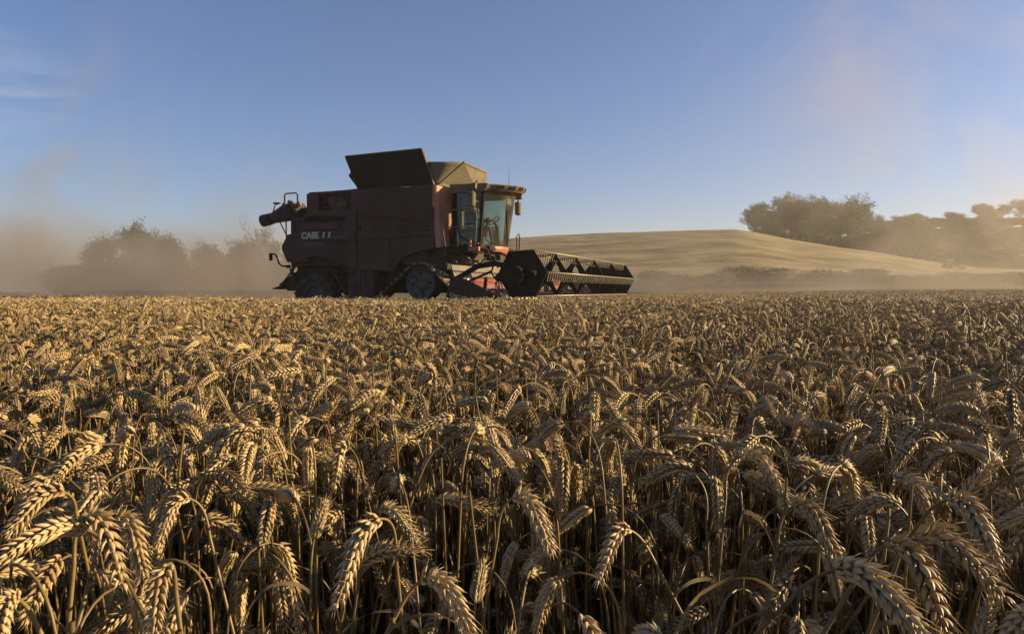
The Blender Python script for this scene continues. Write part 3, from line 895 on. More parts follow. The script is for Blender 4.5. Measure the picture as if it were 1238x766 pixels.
# --- side panels (near and far), split at the seam, with a wheel arch over the rear tyre
REAR = [(-6.76, 3.44), (-8.74, 3.40), (-9.02, 2.84), (-9.40, 2.78), (-9.62, 2.44), (-9.64, 2.32), (-9.42, 1.90), (-9.10, 1.86),
        (-8.75, 1.99), (-8.35, 2.07), (-7.90, 2.02), (-7.45, 1.88), (-7.05, 1.71), (-6.76, 1.67)]
FRONT = [(-6.71, 3.45), (-6.71, 1.66), (-6.0, 1.61), (-5.42, 1.55), (-5.30, 1.75), (-5.12, 1.94), (-4.86, 2.07), (-4.5, 2.16), (-4.06, 2.23), (-4.04, 3.42), (-5.3, 3.47)]
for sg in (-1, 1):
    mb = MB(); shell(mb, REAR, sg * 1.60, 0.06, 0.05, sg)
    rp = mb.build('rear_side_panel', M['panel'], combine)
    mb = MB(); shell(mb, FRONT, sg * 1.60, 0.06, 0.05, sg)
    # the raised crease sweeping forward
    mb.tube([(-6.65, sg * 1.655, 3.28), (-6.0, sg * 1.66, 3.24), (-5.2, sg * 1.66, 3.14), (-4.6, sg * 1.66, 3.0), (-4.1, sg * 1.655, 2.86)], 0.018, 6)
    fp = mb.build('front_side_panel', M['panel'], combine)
    mb = MB()
    mb.bar((-6.68, sg * 1.652, 2.52), (-4.12, sg * 1.652, 2.60), 0.012, 0.014); mb.bar((-5.55, sg * 1.652, 1.66), (-5.55, sg * 1.652, 2.54), 0.012, 0.014)
    mb.build('panel_seam', M['dark'], fp)
    mb = MB(); mb.box((-6.58, sg * 1.66, 2.9), (0.05, 0.03, 0.16)); mb.box((-4.25, sg * 1.66, 2.75), (0.16, 0.03, 0.05)); mb.build('latch', M['dark'], fp)
    if sg < 0:
        mb = MB(); mb.prism([(-8.62, 3.34), (-8.74, 3.17), (-7.16, 3.15), (-7.14, 3.27)], -1.656, -1.648)
        mb.build('vent_slot', M['dark'], rp)
        mb = MB()
        for k in range(5):
            mb.bar((-8.6 + k * 0.3, -1.66, 3.17), (-8.52 + k * 0.3, -1.66, 3.31), 0.012, 0.02)
        mb.build('vent_bar', M['red_deep'], rp)
        mb = MB(); mb.prism([(-8.72, 3.10), (-8.80, 2.90), (-7.4, 2.90), (-7.3, 3.10)], -1.662, -1.648)
        mb.build('red_stripe', M['red_deep'], rp)
        mb = MB(); mb.prism([(-8.84, 2.86), (-8.90, 2.58), (-6.80, 2.56), (-6.80, 2.84)], -1.656, -1.648)
        mb.build('decal_band', M['blackband'], rp)
        text_mesh('brand_lettering', 'CASE', 0.27, M['letter'], rp, (-8.79, -1.657, 2.635), (1, 0, -0.01), (0, 0, 1), bold=0.017, space=1.06)
        mb = MB()
        for q in (-7.99, -7.78):                          # the two slanted bars of the emblem after the name
            mb.prism([(q, 2.635), (q + 0.075, 2.635), (q + 0.115, 2.81), (q + 0.04, 2.81)], -1.668, -1.655)
        em = mb.build('brand_emblem', M['letter'], rp)
        mb = MB(); mb.prism([(-7.885, 2.635), (-7.825, 2.635), (-7.79, 2.77), (-7.85, 2.77)], -1.672, -1.655)
        mb.prism([(-7.842, 2.785), (-7.785, 2.785), (-7.775, 2.825), (-7.832, 2.825)], -1.672, -1.655)
        mb.build('red_letter', M['red_deep'], rp)
        text_mesh('model_lettering', 'AXIAL-FLOW', 0.13, M['blueletter'], rp, (-8.75, -1.657, 2.42), (1, 0, -0.01), (0, 0, 1), bold=0.004)

mb = MB()
mb.box((-6.9, 0, 2.55), (5.0, 2.9, 1.6)); mb.box((-6.6, 0, 1.35), (3.6, 2.1, 0.9)); mb.box((-8.6, 0, 1.6), (1.6, 2.3, 0.7))
mb.bar((-8.9, -1.25, 0.9), (-7.9, -1.3, 1.75), 0.08, 0.1); mb.bar((-7.4, -1.3, 0.95), (-7.9, -1.3, 1.7), 0.06, 0.08)
mb.tube([(-8.9, -1.3, 1.62), (-8.2, -1.36, 1.66), (-7.4, -1.34, 1.55), (-7.0, -1.3, 1.6)], 0.03, 6)
mb.build('chassis', M['grime'], combine)
mb = MB()
mb.box((-6.62, -1.45, 1.22), (0.95, 0.26, 0.94)); mb.box((-6.28, -1.60, 1.22), (0.30, 0.05, 0.80)); mb.box((-6.85, -1.59, 1.22), (0.46, 0.03, 0.84))
mb.box((-6.5, -1.5, 0.72), (0.9, 0.2, 0.08))
mb.build('service_locker', M['grey'] if False else M['grime'], combine)

# --- engine hood with the rotary air screen
mb = MB()
HO = [(-8.66, 3.40), (-8.66, 4.04), (-8.53, 4.10), (-6.72, 4.12), (-6.72, 3.40)]
mb.prism(HO, -1.30, 1.52)
mb.prism([(-8.66, 3.40), (-8.66, 4.04), (-8.53, 4.10), (-8.20, 4.10), (-8.20, 3.40)], -1.55, -1.30)
mb.prism([(-6.98, 3.42), (-6.98, 4.11), (-6.73, 4.115), (-6.73, 3.42)], -1.55, -1.30)
mb.prism([(-8.20, 3.40), (-8.20, 3.50), (-6.98, 3.50), (-6.98, 3.40)], -1.55, -1.30)
mb.prism([(-8.20, 4.02), (-8.20, 4.10), (-6.98, 4.11), (-6.98, 4.02)], -1.52, -1.30)
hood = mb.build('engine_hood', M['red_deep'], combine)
mb = MB(); mb.lathe((-7.55, -1.30, 3.66), (0, -1, 0), [(0.0, 0.30), (0.10, 0.30), (0.16, 0.16), (0.17, 0.0)], 28)
mb.lathe((-7.85, -1.31, 3.85), (0, -1, 0), [(0, 0.13), (0.08, 0.13), (0.08, 0.0)], 20)
mb.build('air_screen', M['grey'], hood)
mb = MB()
for z in (3.60, 3.76, 3.93): mb.bar((-8.2, -1.57, z), (-7.0, -1.57, z + 0.02), 0.02, 0.02)
for x in (-7.98, -7.76, -7.54, -7.32, -7.12): mb.bar((x, -1.57, 3.5), (x + 0.02, -1.57, 4.03), 0.02, 0.02)
mb.build('guard_rail', M['red_deep'], hood)
mb = MB(); mb.tube([(-8.0, 0.6, 4.05), (-8.0, 0.6, 4.42), (-8.12, 0.6, 4.5)], 0.07, 10)
mb.build('exhaust_pipe', M['dark'], hood)

# --- grain tank: walls, rounded front corners, four raised flaps with gussets
mb = MB()
mb.prism([(-6.70, 3.44), (-6.70, 4.10), (-4.10, 4.06), (-4.10, 3.40)], -1.58, -1.50)
mb.prism([(-6.70, 3.44), (-6.70, 4.10), (-4.10, 4.06), (-4.10, 3.40)], 1.50, 1.58)
mb.plate([(-6.70, -1.5, 3.4), (-6.70, 1.5, 3.4), (-6.70, 1.5, 4.09), (-6.70, -1.5, 4.09)], 0.04)
mb.box((-5.4, 0, 3.42), (2.5, 2.96, 0.06))
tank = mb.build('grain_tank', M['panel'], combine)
mb = MB()      # front wall of the machine with a rounded vertical corner, the part that catches the sun
arc = [(-4.10 + 0.14 * math.sin(a), -1.50 - 0.14 * math.cos(a) + 0.06) for a in [R(q) for q in range(0, 91, 15)]]
prof = [(-4.10, -1.585)] + arc + [(-3.96, -0.95)]
for sg in (1, -1):
    vv, ff = [], []
    for (x, y) in prof:
        for z in (2.24, 2.6, 3.0, 3.5, 4.07):
            vv.append((x + 0.10 * (z < 3.2) * smooth(3.2, 2.3, z), sg * y, z))
    n = 5
    for i in range(len(prof) - 1):
        for j in range(n - 1):
            q = (i * n + j, (i + 1) * n + j, (i + 1) * n + j + 1, i * n + j + 1)
            ff.append(q if sg > 0 else tuple(reversed(q)))
    mb.add(vv, ff, True)
mb.box((-4.02, 0, 3.2), (0.10, 1.94, 1.75))
fw = mb.build('front_wall', M['red'], combine)
mb = MB(); mb.box((-3.90, -1.15, 2.9), (0.05, 0.34, 0.9)); mb.box((-3.87, -1.15, 3.45), (0.03, 0.30, 0.06))
mb.build('service_door', M['red'], fw)

def flap(name, quad, mat, t=0.03, ribs=True):
    mb = MB(); mb.plate(quad, t)
    q = [Vector(p) for p in quad]
    f = mb.build(name, mat, tank)
    mb = MB(); mb.bar(q[1], q[2], 0.05, 0.05); mb.bar(q[2], q[3], 0.04, 0.05); mb.bar(q[3], q[0], 0.04, 0.04)
    mb.build('flap_edge', M['tan'] if mat is M['tan'] else M['roof'], tank)
    return f
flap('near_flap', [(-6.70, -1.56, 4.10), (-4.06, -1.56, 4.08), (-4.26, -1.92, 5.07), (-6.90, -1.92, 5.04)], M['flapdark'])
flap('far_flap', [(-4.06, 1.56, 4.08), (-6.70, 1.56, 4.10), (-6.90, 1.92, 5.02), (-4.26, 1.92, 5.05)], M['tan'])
flap('front_flap', [(-3.98, -1.46, 4.10), (-3.98, 1.46, 4.10), (-3.62, 1.22, 4.86), (-3.30, 0.0, 4.86), (-3.32, -1.10, 4.76)][:3] + [(-3.30, -1.14, 4.76)], M['tan'])
flap('rear_flap', [(-6.72, 1.46, 4.12), (-6.72, -1.46, 4.12), (-6.98, -1.3, 4.62), (-6.98, 1.3, 4.62)], M['tan'])
for sg, ft in ((-1, (-3.30, -1.14, 4.76)), (1, (-3.62, 1.22, 4.86))):
    # the gusset sheet curving round the corner between a side flap and the front flap
    a, b, f0, c = Vector((-4.02, sg * 1.55, 4.085)), Vector((-4.17, sg * 1.76, 4.72)), Vector((-3.97, sg * 1.46, 4.10)), Vector(ft)
    mb = MB(); n = 9; vv, ff = [], []
    for q in range(n):
        s_ = q / (n - 1)
        for k in range(n):
            t_ = k / (n - 1)
            p = a.lerp(b, t_).lerp(f0.lerp(c, t_), s_) + Vector((0.10, sg * 0.14, 0)) * math.sin(PI * s_) * t_
            p.z -= 0.03 * math.sin(PI * s_) * t_
            vv.append(p)
    for q in range(n - 1):
        for k in range(n - 1): ff.append((q * n + k, (q + 1) * n + k, (q + 1) * n + k + 1, q * n + k + 1))
    mb.add(vv, ff, True)
    g_ = mb.build('corner_gusset', M['tan'], tank)
    sd = g_.modifiers.new('sheet', 'SOLIDIFY'); sd.thickness = 0.015
mb = MB(); mb.plate([(-6.72, -1.57, 4.12), (-6.81, -1.75, 4.62), (-6.93, -1.72, 4.50), (-6.76, -1.57, 4.20)], 0.02)
mb.build('side_gusset', M['flapdark'], tank)

# --- unloading auger folded back along the far side, its spout end jutting out behind
mb = MB()
mb.tube([(-13.15, 1.65, 3.70), (-12.3, 1.65, 3.82), (-11.6, 1.65, 3.90), (-9.0, 1.65, 3.95), (-5.2, 1.65, 3.95)], 0.19, 18)
auger = mb.build('unloading_auger', M['dark'], combine)
mb = MB(); mb.tube([(-13.3, 1.64, 3.68), (-12.9, 1.65, 3.74)], [0.235, 0.225], 20); mb.tube([(-12.75, 1.65, 3.78), (-12.1, 1.62, 3.95), (-11.4, 1.6, 4.0)], [0.22, 0.34, 0.30], 16)
mb.build('spout', M['rubber'], auger)
mb = MB()
mb.tube([(-12.0, 1.35, 4.05), (-12.0, 1.35, 4.55), (-11.94, 1.35, 4.62), (-11.46, 1.35, 4.62), (-11.4, 1.35, 4.55), (-11.4, 1.35, 4.05)], 0.028, 8)
mb.tube([(-12.55, 1.35, 3.95), (-12.45, 1.35, 4.22), (-12.2, 1.35, 4.28)], 0.022, 6); mb.box((-12.38, 1.35, 4.28), (0.26, 0.12, 0.05))
mb.build('spout_rail', M['dark'], auger)
mb = MB()
for p in ((-11.95, 1.3, 4.2), (-11.7, 1.3, 4.28), (-11.55, 1.3, 4.16), (-11.28, 1.3, 4.2)): mb.box(p, (0.16, 0.14, 0.12), Euler((0.3, p[0], 0.5)))
mb.tube([(-11.9, 1.28, 4.16), (-11.6, 1.26, 4.3), (-11.4, 1.28, 4.1)], 0.03, 6)
mb.build('spout_hinge', M['roof'], auger)
mb = MB()
mb.tube([(-11.9, 1.3, 3.62), (-11.9, 1.3, 3.02)], 0.026, 6); mb.tube([(-12.3, 1.4, 3.62), (-11.9, 1.3, 3.08)], 0.022, 6)
mb.tube([(-11.9, 1.3, 3.02), (-9.3, 1.3, 3.02)], 0.035, 6); mb.tube([(-11.4, 1.4, 3.6), (-10.9, 1.3, 3.06)], 0.024, 6)
mb.box((-11.55, 1.35, 3.52), (0.18, 0.12, 0.16))
mb.build('auger_rest', M['dark'], combine)

# --- rear: hood, chopper, lamp bracket
mb = MB()
mb.prism([(-8.7, 3.38), (-9.0, 2.84), (-9.38, 2.78), (-9.6, 2.42), (-9.4, 1.92), (-8.7, 1.92)], -1.54, 1.54)
mb.build('rear_hood', M['red'], combine)
mb = MB()
mb.plate([(-9.3, -1.2, 1.62), (-9.3, 1.2, 1.62), (-10.05, 1.25, 1.15), (-10.05, -1.25, 1.15)], 0.04)
mb.plate([(-9.9, -1.3, 1.12), (-9.9, 1.3, 1.12), (-10.25, 1.35, 1.02), (-10.25, -1.35, 1.02)], 0.04)
for y in (-1.1, -0.7, -0.3, 0.1, 0.5, 0.9): mb.plate([(-9.35, y, 1.6), (-10.1, y, 1.16), (-10.15, y, 1.0), (-9.4, y, 1.3)], 0.03)
mb.bar((-9.35, -1.28, 1.78), (-9.98, -1.28, 1.12), 0.04, 0.05); mb.bar((-9.5, -1.25, 1.76), (-9.42, -1.25, 1.2), 0.04, 0.04); mb.bar((-9.62, -1.2, 1.7), (-9.5, -1.2, 1.3), 0.04, 0.08)
mb.box((-9.5, 0, 1.2), (0.7, 2.3, 0.45))
mb.build('straw_chopper', M['grime'], combine)
mb = MB()
mb.tube([(-9.45, -1.45, 1.78), (-9.72, -1.5, 1.78), (-9.82, -1.52, 1.86), (-9.90, -1.54, 2.10), (-9.98, -1.55, 2.18), (-10.12, -1.56, 2.18)], 0.028, 8)
mb.box((-10.12, -1.56, 2.08), (0.10, 0.06, 0.24)); mb.box((-9.5, -1.45, 1.76), (0.12, 0.1, 0.1))
mb.build('rear_lamp_bracket', M['dark'], combine)

# --- running gear
def tyre(c, r, w, parent, name='rear_wheel'):
    root = bpy.data.objects.new(name, None); COL.objects.link(root); root.parent = parent; root.location = c
    mb = MB()
    mb.lathe((0, 0, 0), (0, 1, 0), [(-w * .42, r * .52), (-w * .5, r * .72), (-w * .47, r * .92), (-w * .3, r * .97), (w * .3, r * .97), (w * .47, r * .92), (w * .5, r * .72), (w * .42, r * .52)], 40)
    for k in range(20):
        a = 2 * PI * k / 20
        for sg in (-1, 1):
            a2 = a + (PI / 20 if sg > 0 else 0)
            mb.bar((r * .98 * math.cos(a2), 0.0, r * .98 * math.sin(a2)), (r * .96 * math.cos(a2 + .18), sg * w * .46, r * .96 * math.sin(a2 + .18)), 0.06, 0.06)
    mb.build('tyre', M['rubber'], root)
    mb = MB()
    mb.lathe((0, 0, 0), (0, 1, 0), [(-w * .42, r * .52), (-w * .40, r * .47), (-w * .2, r * .42), (-w * .15, r * .15), (-w * .3, r * .13), (-w * .3, 0.0)], 32)
    mb.lathe((0, 0, 0), (0, 1, 0), [(w * .42, r * .52), (w * .40, r * .47), (w * .2, r * .42), (w * .15, 0.0)], 32)
    mb.build('rim', M['grey'], root)
    return root
tyre((-8.42, -1.32, 0.78), 0.78, 0.55, combine); tyre((-8.42, 1.32, 0.78), 0.78, 0.55, combine)

def track(sg):
    y = sg * 1.42
    root = bpy.data.objects.new('track_unit', None); COL.objects.link(root); root.parent = combine; root.location = (0, 0, 0)
    circles = [(-4.47, 1.19, 0.50), (-3.30, 0.36, 0.34), (-5.75, 0.36, 0.34)]      # drive wheel above, idlers in front and behind
    # outer outline of the belt around the three wheels
    pts = []
    C = [Vector((c[0], c[1])) for c in circles]; Rr = [c[2] for c in circles]
    order = [0, 1, 2]                                # clockwise seen from the near side: top, front, rear
    tang = []
    for k in range(3):
        i, j = order[k], order[(k + 1) % 3]
        d = C[j] - C[i]; D = d.length; u = d / D
        s_ = (Rr[i] - Rr[j]) / D; c_ = math.sqrt(1 - s_ * s_)
        nrm = Vector((-u.y, u.x))
        nn = u * s_ + nrm * c_
        tang.append((C[i] + nn * Rr[i], C[j] + nn * Rr[j], nn))
    for k in range(3):
        i = order[k]
        n0, n1 = tang[(k - 1) % 3][2], tang[k][2]
        a0, a1 = math.atan2(n0.y, n0.x), math.atan2(n1.y, n1.x)
        while a1 > a0: a1 -= 2 * PI
        for q in range(9):
            a = a0 + (a1 - a0) * q / 8
            pts.append(C[i] + Vector((math.cos(a), math.sin(a))) * (Rr[i] + 0.03))
    P = np.array([(p.x, p.y) for p in pts] + [(pts[0].x, pts[0].y)])
    dcum = np.concatenate([[0], np.cumsum(np.hypot(*np.diff(P, axis=0).T))])
    N = 150
    s_ = np.linspace(0, dcum[-1], N, endpoint=False)
    Q = np.stack([np.interp(s_, dcum, P[:, 0]), np.interp(s_, dcum, P[:, 1])], 1)
    mb = MB(); vv, ff = [], []
    T = np.roll(Q, -1, 0) - np.roll(Q, 1, 0); T /= np.linalg.norm(T, axis=1, keepdims=True)
    NN = np.stack([-T[:, 1], T[:, 0]], 1)
    for i in range(N):
        for (o, yy) in ((0, y - .28), (0.035, y - .30), (0.035, y + .30), (0, y + .28)):
            vv.append((Q[i, 0] + NN[i, 0] * o, yy, Q[i, 1] + NN[i, 1] * o))
    for i in range(N):
        j = (i + 1) % N
        for k in range(4):
            ff.append((i * 4 + k, j * 4 + k, j * 4 + (k + 1) % 4, i * 4 + (k + 1) % 4))
    mb.add(vv, ff)
    belt = mb.build('track_belt', M['rubber'], root)
    mb = MB()
    for i in range(0, N, 4):
        a = math.atan2(T[i, 1], T[i, 0])
        for sd in (-1, 1):
            c = (Q[i, 0] + NN[i, 0] * 0.065, y + sd * 0.155, Q[i, 1] + NN[i, 1] * 0.065)
            mb.box(c, (0.075, 0.31, 0.075), Euler((0, -a, sd * 0.25)))
    mb.build('track_lug', M['lug'], belt)
    mb = MB()
    f = -1 if sg < 0 else 1
    mb.lathe((-4.47, y, 1.19), (0, f, 0), [(-0.25, 0.49), (0.25, 0.49), (0.27, 0.46), (0.22, 0.40), (0.16, 0.36), (0.13, 0.24), (0.17, 0.17), (0.20, 0.15), (0.20, 0.0)], 48)
    for k in range(10):
        a = 2 * PI * k / 10
        mb.lathe((-4.47 + 0.19 * math.cos(a), y, 1.19 + 0.19 * math.sin(a)), (0, f, 0), [(0.1, 0.022), (0.19, 0.022), (0.19, 0)], 8)
    for k in range(4):
        a = 2 * PI * k / 4 + 0.4
        mb.bar((-4.47 + 0.38 * math.cos(a), y + f * 0.20, 1.19 + 0.38 * math.sin(a)), (-4.47 + 0.38 * math.cos(a + .5), y + f * 0.20, 1.19 + 0.38 * math.sin(a + .5)), 0.03, 0.05)
    mb.build('drive_wheel', M['grey'], root)
    mb = MB()
    for k in range(4):
        a = 2 * PI * k / 4 + 0.1
        mb.lathe((-4.47 + 0.295 * math.cos(a), y, 1.19 + 0.295 * math.sin(a)), (0, f, 0), [(0.14, 0.042), (0.168, 0.042), (0.168, 0)], 14)
    mb.build('wheel_hole', M['dark'], root)
    mb = MB(); mb.lathe((-4.47, y, 1.19), (0, f, 0), [(0.195, 0.05), (0.225, 0.045), (0.225, 0)], 14)
    mb.build('hub_cap', M['red_clean'], root)
    for (cx, cz, r) in ((-3.30, 0.36, 0.33), (-5.75, 0.36, 0.33), (-4.95, 0.24, 0.2), (-4.1, 0.24, 0.2)):
        mb = MB(); mb.lathe((cx, y, cz), (0, f, 0), [(-0.24, r), (0.24, r), (0.25, r * .8), (0.18, r * .5), (0.2, 0)], 28)
        mb.build('idler_wheel', M['grime'], root)
    mb = MB(); mb.bar((-5.7, y, 0.42), (-3.35, y, 0.42), 0.2, 0.16); mb.bar((-4.47, y, 0.5), (-4.47, y, 1.0), 0.2, 0.4)
    mb.build('track_frame', M['grime'], root)
track(-1); track(1)
mb = MB(); mb.box((-4.4, 0, 1.35), (0.9, 2.3, 0.6)); mb.box((-4.15, -0.9, 1.9), (0.75, 0.9, 0.6)); mb.box((-4.15, 0.9, 1.9), (0.75, 0.9, 0.6))
mb.tube([(-4.1, -1.32, 2.1), (-3.6, -1.3, 1.95), (-3.3, -1.2, 1.5)], 0.05, 8)
mb.build('axle_housing', M['grime'], combine)

# --- cab
cab = bpy.data.objects.new('cab', None); COL.objects.link(cab); cab.parent = combine
def front_x(y, z):
    """the windscreen's bulge: further forward in the middle and at the top"""
    b = abs(y) / 0.92
    k = (z - 2.28) / 1.65
    return (-2.46 + 0.30 * k) - (0.40 + 0.16 * k) * b ** 2
ys = np.linspace(-0.92, 0.92, 19)
mb = MB(); vv, ff = [], []
zs = np.linspace(2.30, 3.90, 9)
for y in ys:
    for z in zs: vv.append((front_x(y, z), y, z))
for i in range(len(ys) - 1):
    for j in range(len(zs) - 1): ff.append((i * 9 + j, (i + 1) * 9 + j, (i + 1) * 9 + j + 1, i * 9 + j + 1))
mb.add(vv, ff, True)
mb.build('windscreen', M['glass'], cab)
for sg in (-1, 1):
    mb = MB(); yy = sg * 0.955
    mb.prism([(-3.66, 2.36), (-3.66, 3.88), (front_x(.92, 3.88) - .06, 3.88), (front_x(.92, 2.36) - .06, 2.36)], yy - 0.006, yy + 0.006)
    mb.build('side_window', M['glass'], cab)
    mb = MB()
    mb.bar((-3.70, sg * 0.96, 2.25), (-3.70, sg * 0.96, 3.95), 0.10, 0.10)
    mb.bar((front_x(.92, 2.3) - .02, sg * 0.95, 2.28), (front_x(.92, 3.92) - .02, sg * 0.95, 3.94), 0.07, 0.09)
    mb.build('pillar', M['dark'], cab)
    mb = MB()   # the door frame's curved lower corner
    mb.tube([(-3.62, sg * 0.97, 3.84), (-3.62, sg * 0.97, 2.9), (-3.5, sg * 0.97, 2.6), (-3.25, sg * 0.97, 2.46), (-2.98, sg * 0.97, 2.42)], 0.024, 6)
    mb.bar((-3.35, sg * 0.985, 2.95), (-3.1, sg * 0.985, 2.97), 0.02, 0.03)
    mb.build('door_frame', M['dark'], cab)
mb = MB(); mb.plate([(-3.74, -0.9, 2.3), (-3.74, 0.9, 2.3), (-3.74, 0.9, 2.9), (-3.74, -0.9, 2.9)], 0.03)
mb.bar((-3.74, -0.45, 2.9), (-3.74, -0.45, 3.9), 0.06, 0.06); mb.bar((-3.74, 0.45, 2.9), (-3.74, 0.45, 3.9), 0.06, 0.06)
mb.build('rear_bulkhead', M['dark'], cab)
# roof with the overhanging visor and its row of lamp recesses
mb = MB(); n = 25
YS = np.linspace(-1.06, 1.06, n)
def vis(y, o): return front_x(min(abs(y), 1.0), 3.95) + 0.30 + o - 0.10 * abs(y)
vv, ff = [], []
sec = [(-0.42, 3.885), (-0.06, 3.915), (0.02, 3.985), (0.06, 4.07), (0.03, 4.10), (-0.2, 4.13)]
for y in YS:
    ring = [(-3.80, y, 3.89)] + [(vis(y, o), y, z) for (o, z) in sec] + [(-3.80, y, 4.14)]
    vv += ring
k = len(sec) + 2
for i in range(n - 1):
    for j in range(k): ff.append((i * k + j, i * k + (j + 1) % k, (i + 1) * k + (j + 1) % k, (i + 1) * k + j))
ff.append(tuple(range(k))); ff.append(tuple(reversed(range((n - 1) * k, n * k))))
mb.add(vv, ff)
mb.box((-3.2, 0, 4.15), (1.0, 1.5, 0.05))
roof = mb.build('cab_roof', M['roof'], cab)
for y in (-0.85, -0.55, -0.25, 0.08, 0.40, 0.70):
    mb = MB()
    s0, s1 = vis(y, 0.062), vis(y + 0.17, 0.062)
    mb.plate([(vis(y, 0.030), y, 3.985), (vis(y + .17, 0.030), y + .17, 3.985), (vis(y + .17, 0.062), y + .17, 4.065), (vis(y, 0.062), y, 4.065)], 0.012)
    mb.build('work_lamp', M['dark'], roof)
mb = MB(); mb.lathe((-3.0, -0.85, 4.13), (0, 0, 1), [(0, 0.05), (0.03, 0.05), (0.05, 0.035), (0.11, 0.035), (0.13, 0.0)], 14)
mb.build('beacon', M['roof'], roof)
mb = MB(); mb.tube([(-2.32, 0, 4.10), (-2.32, 0, 4.80)], [0.008, 0.003], 5); mb.lathe((-2.32, 0, 4.08), (0, 0, 1), [(0, .03), (.06, .02), (.06, 0)], 10)
mb.build('antenna', M['dark'], roof)
# mirrors
for sg, xx in ((-1, -2.95), (1, -2.54)):
    mb = MB(); yy = sg * 1.32
    mb.tube([(xx - 0.05, sg * 0.95, 3.98), (xx, sg * 1.15, 4.02), (xx, yy, 3.95), (xx, yy, 3.85)], 0.025, 8)
    mb.box((xx, yy, 4.0), (0.28, 0.12, 0.14)); mb.box((xx + 0.08, yy - sg * .05, 4.06), (0.1, 0.1, 0.1))
    mb.build('mirror_arm', M['roof'], cab)
    mb = MB(); mb.lathe((xx, yy, 3.42), (0, 0, 1), [(0, 0.07), (0.04, 0.105), (0.38, 0.115), (0.43, 0.08), (0.43, 0)], 14)
    mb.build('mirror', M['roof'], cab)
# red lower lip under the windscreen
mb = MB(); vv, ff = [], []
for y in ys:
    a, b = front_x(y, 2.30), front_x(y, 2.16)
    vv += [(a + 0.03, y * 1.02, 2.31), (b + 0.05, y * 1.02, 2.24), (b - 0.02, y * 1.02, 2.13), (b - 0.3, y * 1.02, 2.10), (a - 0.2, y * 1.02, 2.29)]
for i in range(len(ys) - 1):
    for j in range(5): ff.append((i * 5 + j, i * 5 + (j + 1) % 5, (i + 1) * 5 + (j + 1) % 5, (i + 1) * 5 + j))
ff.append((0, 1, 2, 3, 4)); o = (len(ys) - 1) * 5; ff.append((o + 4, o + 3, o + 2, o + 1, o))
mb.add(vv, ff)
mb.build('lower_cowl', M['red'], cab)
mb = MB(); mb.box((-3.15, 0, 2.24), (1.2, 1.86, 0.12)); mb.build('cab_floor', M['dark'], cab)
mb = MB(); mb.box((-3.35, 0, 2.75), (0.5, 0.5, 0.14)); mb.box((-3.58, 0, 3.12), (0.13, 0.48, 0.72), Euler((0, -0.12, 0))); mb.box((-3.64, 0, 3.54), (0.10, 0.28, 0.16)); mb.box((-3.35, 0, 2.5), (0.3, 0.3, 0.42))
mb.build('driver_seat', M['seatcloth'], cab)
mb = MB()
ring = [(-2.83 + 0.19 * math.cos(a) * 0.80, 0.19 * math.sin(a), 3.12 + 0.19 * math.cos(a) * 0.6) for a in [2 * PI * k / 20 for k in range(21)]]
mb.tube(ring, 0.016, 6, cap=False); mb.bar((-2.83, -0.18, 3.12), (-2.83, 0.18, 3.12), 0.03, 0.02); mb.tube([(-2.83, 0, 3.12), (-2.72, 0, 2.9), (-2.70, 0, 2.3)], [0.03, 0.06, 0.08], 8)
mb.build('steering_column', M['dark'], cab)
mb = MB(); mb.box((-2.80, -0.55, 3.05), (0.06, 0.30, 0.22), Euler((0, 0.2, 0.4))); mb.tube([(-3.1, -0.52, 2.4), (-2.9, -0.55, 2.7), (-2.82, -0.55, 2.95)], 0.025, 6)
mb.build('display_screen', M['dark'], cab)
mb = MB(); mb.bar((-2.50, 0.18, 3.76), (-2.50, 0.62, 3.74), 0.02, 0.2); mb.box((-2.45, 0.3, 3.72), (0.02, 0.26, 0.16))
mb.build('sun_visor', M['yellow'] if False else M['tan'], cab)
mb = MB(); mb.bar((front_x(.1, 2.4) + .04, 0.1, 2.35), (front_x(-.35, 3.5) + .05, -0.35, 3.55), 0.02, 0.02); mb.build('wiper', M['dark'], cab)

# --- platform, railing and ladder beside the cab
plat = bpy.data.objects.new('platform', None); COL.objects.link(plat); plat.parent = combine
mb = MB(); mb.box((-3.25, -1.27, 2.23), (1.25, 0.58, 0.05)); mb.box((-3.3, -1.54, 2.17), (1.1, 0.04, 0.14)); mb.build('deck', M['dark'], plat)
mb = MB(); mb.box((-2.78, -1.54, 2.18), (0.34, 0.10, 0.13)); mb.box((-2.9, -1.53, 2.30), (0.05, 0.06, 0.26)); mb.box((-2.78, -1.53, 2.33), (0.28, 0.05, 0.04)); mb.build('step_bracket', M['red'], plat)
mb = MB()
mb.tube([(-3.72, -1.52, 2.26), (-3.84, -1.52, 3.1), (-3.80, -1.52, 3.26), (-3.66, -1.52, 3.31), (-2.9, -1.52, 3.35), (-2.74, -1.52, 3.28), (-2.70, -1.52, 3.1), (-2.76, -1.52, 2.26)], 0.020, 8)
mb.tube([(-3.80, -1.52, 2.82), (-2.72, -1.52, 2.84)], 0.016, 8)
mb.build('railing', M['roof'], plat)
mb = MB()
mb.tube([(-3.70, -1.56, 2.20), (-3.70, -1.62, 2.05), (-3.62, -1.62, 1.95)], 0.04, 8)
mb.build('platform_hook', M['grime'], plat)
mb = MB()
for y in (-1.35, -1.0): mb.tube([(-2.45, y, 2.2), (-2.1, y, 1.1)], 0.022, 6)
for k in range(4): mb.bar((-2.38 + k * .09, -1.35, 2.0 - k * .27), (-2.38 + k * .09, -1.0, 2.0 - k * .27), 0.1, 0.03)
mb.build('ladder', M['grime'], plat)
mb = MB(); mb.tube([(-2.50, 1.1, 2.2), (-2.50, 1.1, 2.74), (-2.44, 1.1, 2.8), (-2.40, 1.1, 2.72), (-2.42, 1.1, 2.3)], 0.018, 6)
mb.build('hand_rail', M['dark'], plat)

